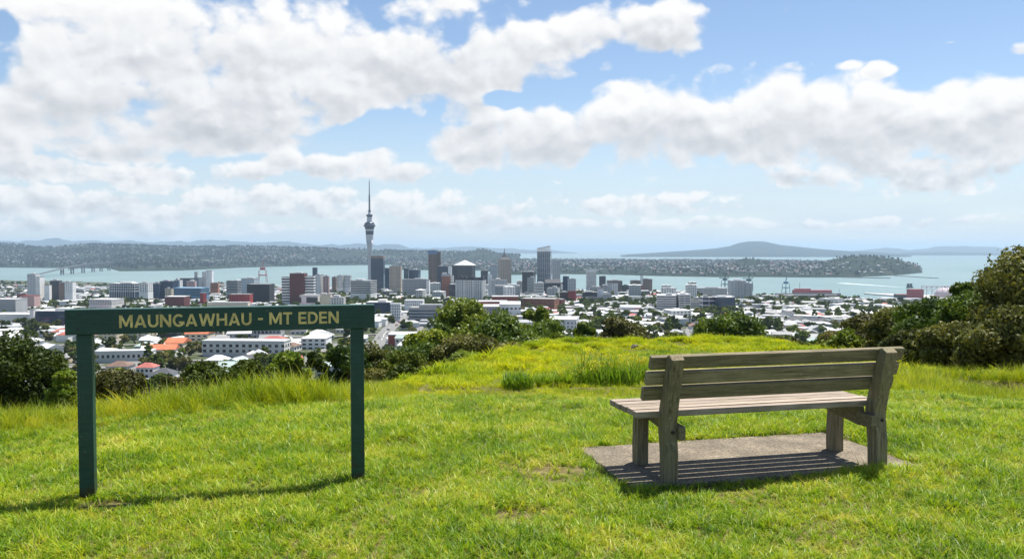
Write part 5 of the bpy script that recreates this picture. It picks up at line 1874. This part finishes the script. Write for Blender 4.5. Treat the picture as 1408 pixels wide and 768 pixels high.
tag(mb.build("wake", mat("wake_foam", (.55, .62, .62), .8, .15, .02)), kind='stuff', label="pale wake trailing behind the ferry")

# ------------------------------------------------------------------ roads
road_m = mat("road_asphalt", (.17, .168, .162), .9, .18, .15)
lane_m = mat("road_marking", (.6, .6, .57), .8, .1, .2)


def strip(name, P, width, m, lift):
    V, Q = [], []
    for i, p in enumerate(P):
        q = P[min(i + 1, len(P) - 1)] - P[max(i - 1, 0)]
        nr = Vector((-q.y, q.x, 0)).normalized() * width / 2
        for s in (1, -1):
            c = p + nr * s
            V.append((c.x, c.y, max(hz(c.x, c.y), hz(p.x, p.y)) + lift))
    for i in range(len(P) - 1):
        Q.append((2 * i, 2 * i + 1, 2 * i + 3, 2 * i + 2))
    o = link(name, big_mesh(name, V, Q), m)
    tag(o, kind='structure')
    return o


def dense(P, step):
    out = []
    for a, b in zip(P[:-1], P[1:]):
        n_ = max(1, int((b - a).length / step))
        out += [a.lerp(b, k / n_) for k in range(n_)]
    return out + [P[-1]]


ROADS = []
mr = [on_ground(px, py, 200) for px, py in ((498, 500), (512, 480), (528, 462), (545, 446), (558, 434), (572, 426), (600, 419))]
mr = dense([p for p in mr if p], 14)
strip("road", mr, 15, road_m, .9)
strip("lane_marking", mr, .5, lane_m, 1.0)
ROADS.append((mr, 13))
for k, (y0, sl) in enumerate(((395, .10), (470, -.05), (560, .08), (660, -.06), (780, .05), (920, -.07), (1090, .06), (1290, -.04), (1540, .05), (1850, -.04))):
    P = dense([Vector((x, y0 + sl * x, 0)) for x in np.linspace(-.68 * y0, .62 * y0, 12)], 22)
    strip("street", P, 8, road_m, .9)
    ROADS.append((P, 9))
for k, a in enumerate(np.linspace(-.58, .56, 11)):
    P = dense([Vector(((a + .05 * math.sin(k * 3)) * y + 30 * math.sin(y / 210 + k), y, 0)) for y in np.linspace(380, 2050, 14)], 24)
    strip("street", P, 8, road_m, .8)
    ROADS.append((P, 9))
RP = np.array([(p.x, p.y, w_) for P, w_ in ROADS for p in P])


def on_road(x, y, r_):
    return bool((np.hypot(RP[:, 0] - x, RP[:, 1] - y) < RP[:, 2] + r_ * .45).any())


# ------------------------------------------------------------------ houses, low blocks and trees of the town
def crest_row(px):
    ys = np.linspace(7, 120, 160)
    s = (px - 704) / F
    z = H(s * ys, ys)
    return float((342 + (EYE - z) / ys * F).min())


CRX = np.linspace(-60, 1470, 154)
CRY = np.array([crest_row(p) for p in CRX])


def seen(x, y, ztop):
    px = 704 + F * x / y
    py = 342 + (EYE - ztop) / y * F
    return -25 < px < 1433 and py < np.interp(px, CRX, CRY) + 1, px, py


foot = np.array(FOOT)


def free(x, y, r_, pts=None):
    if (np.hypot(foot[:, 0] - x, foot[:, 1] - y) < foot[:, 2] + r_).any():
        return False
    return True


ORD = ["", "first", "second", "third", "fourth", "fifth", "sixth", "seventh", "eighth", "ninth", "tenth", "eleventh", "twelfth", "thirteenth", "fourteenth", "fifteenth", "sixteenth", "seventeenth", "eighteenth", "nineteenth", "twentieth"]


def zone(px):
    for lim, s in ((95, "left of the sign"), (250, "below the sign's left half"), (400, "below the sign's right half"), (515, "near the sign's right post"), (620, "right of the sign"), (730, "behind the central trees"),
                   (860, "above the grassy spur"), (1000, "above the bench's left half"), (1130, "above the bench's right half"), (1235, "above the bench's right end"), (9999, "behind the right-hand thicket")):
        if px < lim:
            return s


def band_(py):
    for lim, s in ((402, "by the harbour"), (412, "among the towers"), (424, "before the towers"), (440, "midway down the town"), (462, "in the nearer streets"), (485, "in the nearest streets"), (9999, "at the hill's foot")):
        if py < lim:
            return s


REG = {}


def register(o, look, px, py):
    REG.setdefault((look, zone(px), band_(py)), []).append((px, o))


def flush_labels():
    for (look, z, b), l in REG.items():
        l.sort(key=lambda t: t[0])
        for i, (px, o) in enumerate(l):
            lab = f"{look} {z}, {b}"
            if len(l) > 1:
                lab += f", {ORD[i + 1] if i < 20 else 'farther'} from left"
            o['label'] = lab


# houses: a few kinds, copied with their parts
hk = []
for roof, rl in (('white', "white-roofed"), ('pale', "pale grey-roofed"), ('grey', "grey-roofed"), ('dark', "dark-roofed"), ('orange', "orange-roofed"), ('red', "red-roofed"), ('brown', "brown-roofed"), ('green', "greenish-roofed")):
    for hip in (True, False):
        hk.append((roof, rl, hip))
hw = np.array([.34, .27, .13, .07, .02, .035, .075, .06]).repeat(2) / 2
made = {}
r = np.random.default_rng(21)
cand = []
Yh = np.sqrt(r.uniform(360 ** 2, 1500 ** 2, 14000))
Xh = r.uniform(-.68, .66, 14000) * Yh
occ = []
for x, y in zip(Xh, Yh):
    z = hz(x, y)
    ok, px, py = seen(x, y, z + 3)
    if not ok or not free(x, y, 7) or on_road(x, y, 12):
        continue
    if occ:
        oa = np.array(occ)
        if (np.hypot(oa[:, 0] - x, oa[:, 1] - y) < 15.5).any():
            continue
    occ.append((x, y))
    cand.append((y, x, z, px, py))
cand.sort()
houses, rest = [], []
for i, (y, x, z, px, py) in enumerate(cand):
    if r.uniform() < .12:
        continue
    (houses if len(houses) < 285 else rest).append((y, x, z, px, py))
for (y, x, z, px, py) in houses:
    k = int(r.choice(len(hk), p=hw / hw.sum()))
    roof, rl, hip = hk[k]
    if k not in made:
        o = empty("house", (x, y, z - .6))
        hw_, hd = r.uniform(11, 15), r.uniform(8.5, 11)
        house_parts(o, hw_, hd, r.choice([3.8, 3.8, 6.4]), r.uniform(2.0, 3.0), hip, W_[['white', 'offwhite', 'cream', 'white', 'cream', 'white', 'white', 'offwhite'][k // 2]], R_[roof], 3)
        made[k] = o
    else:
        o = copy_tree(made[k])
        o.location = (x, y, z - .6)
    o.rotation_euler = (0, 0, float(r.choice([0, 0, math.pi / 2, math.pi, -math.pi / 2]) + r.normal(0, .25)))
    s = r.uniform(.8, 1.2)
    o.scale = (s * r.uniform(.9, 1.35), s, s * r.uniform(.9, 1.15))
    tag(o, None, "house", "houses of the town below the hill")
    register(o, f"{rl} {'hipped' if hip else 'gabled'} house", px, py)

# low shops and works between the houses and the towers
lk = {}
occ2 = []
nlow = 0
Yl = np.sqrt(r.uniform(950 ** 2, 2650 ** 2, 5000))
Xl = r.uniform(-.68, .66, 5000) * Yl
for x, y in zip(Xl, Yl):
    z = hz(x, y)
    if (y > 2330 and 704 + F * x / y > 1030) or z < SEA + 4 or not free(x, y, 14) or on_road(x, y, 20) or nlow >= 190:
        continue
    if occ2 and (np.hypot(np.array(occ2)[:, 0] - x, np.array(occ2)[:, 1] - y) < 44).any():
        continue
    hgt = float(r.choice([6, 8, 10, 13, 17], p=[.3, .3, .2, .13, .07]))
    if 520 < 704 + F * x / y < 960 and y > 1450:
        hgt = float(r.choice([9, 14, 20, 27, 36]))
    px_t, py_t = 704 + F * x / y, 342 + (EYE - z - hgt) / y * F
    if not (-20 < px_t < 1260):
        continue
    occ2.append((x, y))
    k = (str(r.choice(['white', 'offwhite', 'lightgrey', 'grey', 'dark', 'cream', 'brick', 'brown', 'navy'], p=[.26, .2, .16, .1, .08, .06, .06, .04, .04])), str(r.choice(['white', 'grey', 'pale', 'dark'], p=[.5, .2, .22, .08])))
    ww = float(r.uniform(18, 46)) if hgt < 18 else float(r.uniform(16, 27))
    o = empty("low_building", (x, y, z - 1), float(r.normal(0, .2)))
    dpp = float(r.uniform(14, 30))
    MB().box(-ww / 2, ww / 2, 0, dpp, 0, hgt).build("wall", W_[k[0]], o)
    MB().box(-ww / 2 - .3, ww / 2 + .3, -.3, dpp + .3, hgt, hgt + .5).box(-ww * .2, ww * .12, dpp * .3, dpp * .6, hgt + .5, hgt + 2.2).build("roof", R_[k[1]], o)
    me = ring(ww, dpp, 0, 1.5, .12).mesh("window_row")
    me.materials.append(band_mat(k[0], 'black', 2.4, float(r.choice([.8, 1.6, 2.8]))))
    for f_ in range(min(7, max(1, int(hgt / 3.6)))):
        link("window_row", me, None, o, (0, 0, hgt - 2.6 - 3.5 * f_))
    tag(o, None, "building", "low buildings among the towers")
    wn_ = {'white': 'white', 'offwhite': 'off-white', 'lightgrey': 'pale grey', 'grey': 'grey', 'dark': 'charcoal', 'cream': 'cream', 'brick': 'red brick', 'brown': 'brown', 'navy': 'navy'}[k[0]]
    register(o, f"{wn_} {k[1]}-roofed block", px_t, py_t)
    occ.append((x, y))
    nlow += 1

# the smaller, farther roofs nobody could count

def shore_strip(x, y):
    """open wharf apron on the right, kept clear"""
    return y > 2330 and 704 + F * x / y > 1030


rest_pts = [(x, y, z - .5) for (y, x, z, px, py) in rest]
Yr = np.sqrt(r.uniform(1000 ** 2, 3300 ** 2, 14000))
Xr = r.uniform(-1.0, .95, 14000) * Yr
Zr = H(Xr, Yr)
ok = (Zr > SEA + 3)
for x, y, z in zip(Xr[ok], Yr[ok], Zr[ok]):
    if len(rest_pts) < 6800 and free(x, y, 6) and not shore_strip(x, y):
        rest_pts.append((x, y, z - .5))


def far_house(wm, rm, w_, dp_, h_, rise):
    mb = MB().box(-w_ / 2, w_ / 2, -dp_ / 2, dp_ / 2, 0, h_, 0)
    x0, x1, y0, y1 = -w_ / 2 - .4, w_ / 2 + .4, -dp_ / 2 - .4, dp_ / 2 + .4
    k = dp_ * .45
    mb.add([(x0, y0, h_), (x1, y0, h_), (x1, y1, h_), (x0, y1, h_), (x0 + k, 0, h_ + rise), (x1 - k, 0, h_ + rise)], [(0, 1, 5, 4), (1, 2, 5), (2, 3, 4, 5), (3, 0, 4), (0, 3, 2, 1)], 1)
    me = mb.mesh("far_house")
    me.materials.append(wm)
    me.materials.append(rm)
    return me


fk = [(far_house(W_[a], R_[b], w_, dp_, h_, rs), None) for a, b, w_, dp_, h_, rs in
      (('white', 'white', 13, 10, 4, 2), ('white', 'pale', 16, 10, 6, 2), ('offwhite', 'white', 22, 13, 6, .6), ('cream', 'grey', 14, 10, 4, 2.4), ('white', 'red', 13, 10, 4, 2.4), ('lightgrey', 'pale', 26, 15, 8, .5), ('white', 'dark', 13, 10, 5, 2.2), ('white', 'white', 15, 10, 5, 2.0))]
rp = np.array(rest_pts)
stuff_instances("distant_town_roofs", rp, r.uniform(.8, 1.4, len(rp)), r.choice([0, 1.57, 3.14], len(rp)) + r.normal(0, .3, len(rp)), 0, fk, "countless small roofs of the farther town")

# trees between the houses
tk = []
for k, (kind, hgt, wd, shp) in enumerate((('dark', 9, 8.5, 'round'), ('mid', 8, 8, 'round'), ('olive', 7, 7.5, 'round'), ('dark', 11, 8, 'round'), ('fresh', 7, 7, 'round'), ('mid', 11, 5, 'column'), ('brown', 7, 8, 'spread'), ('dark', 6, 9, 'spread'))):
    cl = crown_clumps(hgt, wd, 1.2, 16, 400 + k, shp)
    V, Q = leaf_quads(cl, 70, .75, 400 + k)
    tk.append((kind, big_mesh("crown", V, Q), limbs(cl, 1.6, wd, 400 + k, 4, .3).mesh("trunk"), shp))
    tk[-1][1].materials.append(leaf_ms[kind])
    tk[-1][2].materials.append(bark_m)
protos = {}
oa = np.array(occ)
Yt = np.sqrt(r.uniform(230 ** 2, 1700 ** 2, 9000))
Xt = r.uniform(-.68, .66, 9000) * Yt
tc_ = []
for x, y in zip(Xt, Yt):
    z = hz(x, y)
    ok, px, py = seen(x, y, z + 6)
    if not ok or not free(x, y, 3) or (np.hypot(oa[:, 0] - x, oa[:, 1] - y) < 9.5).any() or on_road(x, y, 1):
        continue
    tc_.append((y, x, z, px, py))
tc_.sort()
nt = 0
trest = []
twords = {'dark': "dark green", 'mid': "mid-green", 'olive': "olive", 'fresh': "bright green", 'brown': "brownish"}
for (y, x, z, px, py) in tc_:
    if r.uniform() < .42:
        continue
    if nt >= 270:
        trest.append((x, y, z))
        continue
    k = int(r.integers(0, len(tk)))
    kind, cm, tm, shp = tk[k]
    if k not in protos:
        o = empty("town_tree", (x, y, z))
        link("crown", cm, None, o)
        link("trunk", tm, None, o)
        protos[k] = o
    else:
        o = copy_tree(protos[k])
        o.location = (x, y, z)
    s = r.uniform(.75, 1.35)
    o.scale = (s * 1.1, s * 1.1, s)
    o.rotation_euler = (0, 0, float(r.uniform(0, 6.28)))
    tag(o, None, "tree", "trees among the houses below the hill")
    register(o, f"{twords[kind]} {'slim' if shp == 'column' else 'round' if shp == 'round' else 'spreading'} tree", px, py)
    nt += 1
flush_labels()
Yo = np.sqrt(r.uniform(330 ** 2, 1000 ** 2, 2600))
Xo = r.uniform(.66, 1.05, 2600) * Yo * r.choice([-1, 1], 2600)
side_ok = [(x, y, hz(x, y) - .5) for x, y in zip(Xo, Yo)]
trest += side_ok[:1300]
stuff_instances("town_roofs_beyond", np.array(side_ok[1300:2100]), r.uniform(.9, 1.4, 800), r.uniform(0, 6.28, 800), 0, fk, "roofs of the town carrying on past the view")
Yf = np.sqrt(r.uniform(900 ** 2, 3600 ** 2, 13000))
Xf = r.uniform(-1.0, .95, 13000) * Yf
Zf = H(Xf, Yf)
clus = fbm(Xf / 170, Yf / 170, 3, 77)
ok = (Zf > SEA + 2) & (clus > .03)
for x, y, z in zip(Xf[ok], Yf[ok], Zf[ok]):
    if free(x, y, 2) and not shore_strip(x, y):
        trest.append((x, y, z))
# the park belt behind the banded office and along the right-hand shore
for a, b, c_, dd, nn in ((535, 625, 1450, 160, 190), (455, 520, 1480, 120, 90), (1150, 1262, 2300, 80, 170), (1030, 1180, 1980, 160, 140), (800, 905, 1450, 160, 120), (930, 1010, 1150, 60, 40)):
    yy = r.uniform(c_ - dd / 2, c_ + dd / 2, nn)
    xx = (r.uniform(a, b, nn) - 704) / F * yy
    for x, y in zip(xx, yy):
        if free(x, y, -6):
            trest.append((x, y, hz(x, y)))
tp = np.array(trest)
stuff_instances("town_woodland", tp, r.uniform(.85, 1.7, len(tp)), r.uniform(0, 6.28, len(tp)), 0, [(t_[1], None) for t_ in tk], "massed trees between the farther streets")

# scrub over the slopes of the hill
Ys = np.sqrt(r.uniform(24 ** 2, 330 ** 2, 12500))
Xs = r.uniform(-1.0, 1.0, 12500) * Ys
Zs = H(Xs, Ys)
x0 = np.interp(Ys, [0, 9, 14, 20, 30, 38, 60], [-3, -2.2, -1.7, -1.6, -.1, 2.6, 6]) - 2.5
onspur = (Ys < 66) & (Xs > x0) & (Xs < 13.5 + Ys * .02)
near_ok = (Ys > 34) | (Xs > 8)
pxs = 704 + F * Xs / Ys
ok = ~onspur & near_ok & ~((pxs > 800) & (pxs < 1125) & (Ys < 170))
sk = []
for k, kind in enumerate(('dark', 'olive', 'brown', 'mid', 'mid')):
    cl = crown_clumps(3.0, 4.6, .1, 14, 500 + k, 'round')
    V, Q = leaf_quads(cl, 110, .26, 500 + k)
    me = big_mesh("scrub", V, Q)
    me.materials.append(leaf_ms[kind])
    sk.append((me, None))
sp_ = np.stack([Xs, Ys, Zs - .3], -1)[ok]
sc_ = np.interp(Ys[ok], [24, 60, 150, 330], [.35, .6, 1.1, 1.7]) * r.uniform(.7, 1.3, len(sp_))
stuff_instances("hillside_scrub", sp_, sc_, r.uniform(0, 6.28, len(sp_)), .1, sk, "tangled scrub covering the slope of the hill")

# cars on the road and in the yards
car_cols = [("white", (.7, .7, .7)), ("silver", (.42, .43, .45)), ("black", (.03, .03, .035)), ("red", (.4, .04, .04)), ("blue", (.06, .12, .3))]
tyre = mat("tyre_rubber", (.02, .02, .02), .8)
cprot = {}
ci = 0
for (pxa, pya, pxb, pyb, n_) in ((520, 470, 552, 440, 5), (548, 447, 574, 427, 4), (690, 447, 712, 441, 4), (566, 423, 600, 420, 3)):
    for k in range(n_):
        t = (k + .5) / n_
        q = on_ground(pxa + (pxb - pxa) * t + (3 if k % 2 else -2), pya + (pyb - pya) * t, 300)
        if q is None:
            continue
        cn, cc = car_cols[(ci * 3 + k) % 5]
        if cn not in cprot:
            o = empty("car", q)
            MB().extrude_y([(-2.2, .35), (2.2, .35), (2.25, .8), (1.3, .95), (.8, 1.0), (-1.9, 1.0), (-2.25, .85)], -.85, .85).build("body", mat("car_paint_" + cn, cc, .3, .05), o)
            MB().extrude_y([(-1.75, 1.0), (.75, 1.0), (.1, 1.45), (-1.4, 1.45)], -.75, .75).build("cabin", G_['black'], o)
            for sx in (-1.35, 1.35):
                for sy_ in (-.8, .8):
                    wl = MB().lathe([(.33, -.1), (.33, .1)], 12).build("wheel", tyre, o, (sx, sy_, .33))
                    wl.rotation_euler = (R(90), 0, 0)
            cprot[cn] = o
        else:
            o = copy_tree(cprot[cn])
        o.location = (q.x, q.y, q.z + 1.0)
        o.rotation_euler = (0, 0, R(70) if n_ > 3 else 0)
        tag(o, None, "car", "cars on the road and yards")
        register(o, f"{cn} car", pxa + (pxb - pxa) * t, pya + (pyb - pya) * t)
    ci += 1
flush_labels()

# green playing field by the right-hand shore
p = [on_ground(px, py, 500) for px, py in ((1219, 421), (1249, 421), (1247, 418.6), (1221, 418.6))]
if all(p):
    zz = max(q.z for q in p) + 1.0
    fo_ = link("playing_field", big_mesh("playing_field", [(q.x, q.y, zz) for q in p], [(0, 1, 2, 3)]), mat("field_turf", (.13, .20, .05), .95, .15, .05))
    tag(fo_, kind='structure')


# ------------------------------------------------------------------ houses and bush on the far shores
dull = [wallm("far_wall_" + str(k), c) for k, c in enumerate(((.40, .39, .37), (.30, .29, .28), (.22, .20, .18)))]
fk2 = [(far_house(dull[a], R_[b], w_, dp_, h_, rs), None) for a, b, w_, dp_, h_, rs in ((0, 'grey', 13, 10, 4, 2), (1, 'pale', 15, 10, 5, 2), (2, 'brown', 14, 10, 5, 2), (1, 'grey', 18, 11, 6, 1), (0, 'red', 12, 9, 4, 2), (2, 'dark', 13, 10, 5, 2), (0, 'white', 16, 11, 6, 1))]

def far_cover(name, hfun, px0, px1, Y0, Y1, n, kinds, s0, s1, zmin, seed, label, clump=None, zoff=0.0, zmax=999):
    r = np.random.default_rng(seed)
    U = r.uniform(px0, px1, n)
    Yv = np.sqrt(r.uniform(Y0 ** 2, Y1 ** 2, n))
    V = (Yv - Y0) / (Y1 - Y0)
    Xv = (U - 704) / F * Yv
    Z = hfun(U, V, Xv, Yv)
    k = (Z > zmin) & (Z < zmax + 30 * (U > 1080))
    if clump:
        k &= (fbm(Xv / clump[0], Yv / clump[0], 3, seed + 1) + .12 * r.normal(size=n)) > clump[1]
    P = np.stack([Xv, Yv, Z + SEA + zoff], -1)[k]
    return stuff_instances(name, P, r.uniform(s0, s1, len(P)), r.uniform(0, 6.28, len(P)), 0, kinds, label)


far_leaf = leafy("far_bush_leaf", [(0.25, (0.010, 0.018, 0.008)), (0.5, (0.020, 0.032, 0.011)), (0.75, (0.045, 0.058, 0.020))], .1, .7, .004, jitter=.4, gloss=.1)
ck = []
for t_ in tk:
    if t_[0] in ('dark', 'mid'):
        fm_ = t_[1].copy()
        fm_.materials.clear()
        fm_.materials.append(far_leaf)
        ck.append((fm_, None))
far_cover("far_shore_houses", h_north, -300, 715, 6400, 12200, 16000, fk2, .8, 1.45, 30, 601, "specks of houses over the far shore", (480, .04))
far_cover("far_shore_bush", h_north, -300, 715, 6300, 12200, 15000, ck, 1.6, 3.4, 6, 602, "bush and street trees over the far shore", (500, -.12), -2)
far_cover("peninsula_houses", h_pen, 545, 1272, 4700, 12500, 13000, fk2, .8, 1.35, 13, 603, "close-packed houses of the peninsula", (420, -.04), 0, 46)
far_cover("peninsula_trees", h_pen, 545, 1272, 4700, 12500, 11000, ck, 1.0, 2.1, 3, 604, "trees among the houses of the peninsula", (420, -.22), -1)
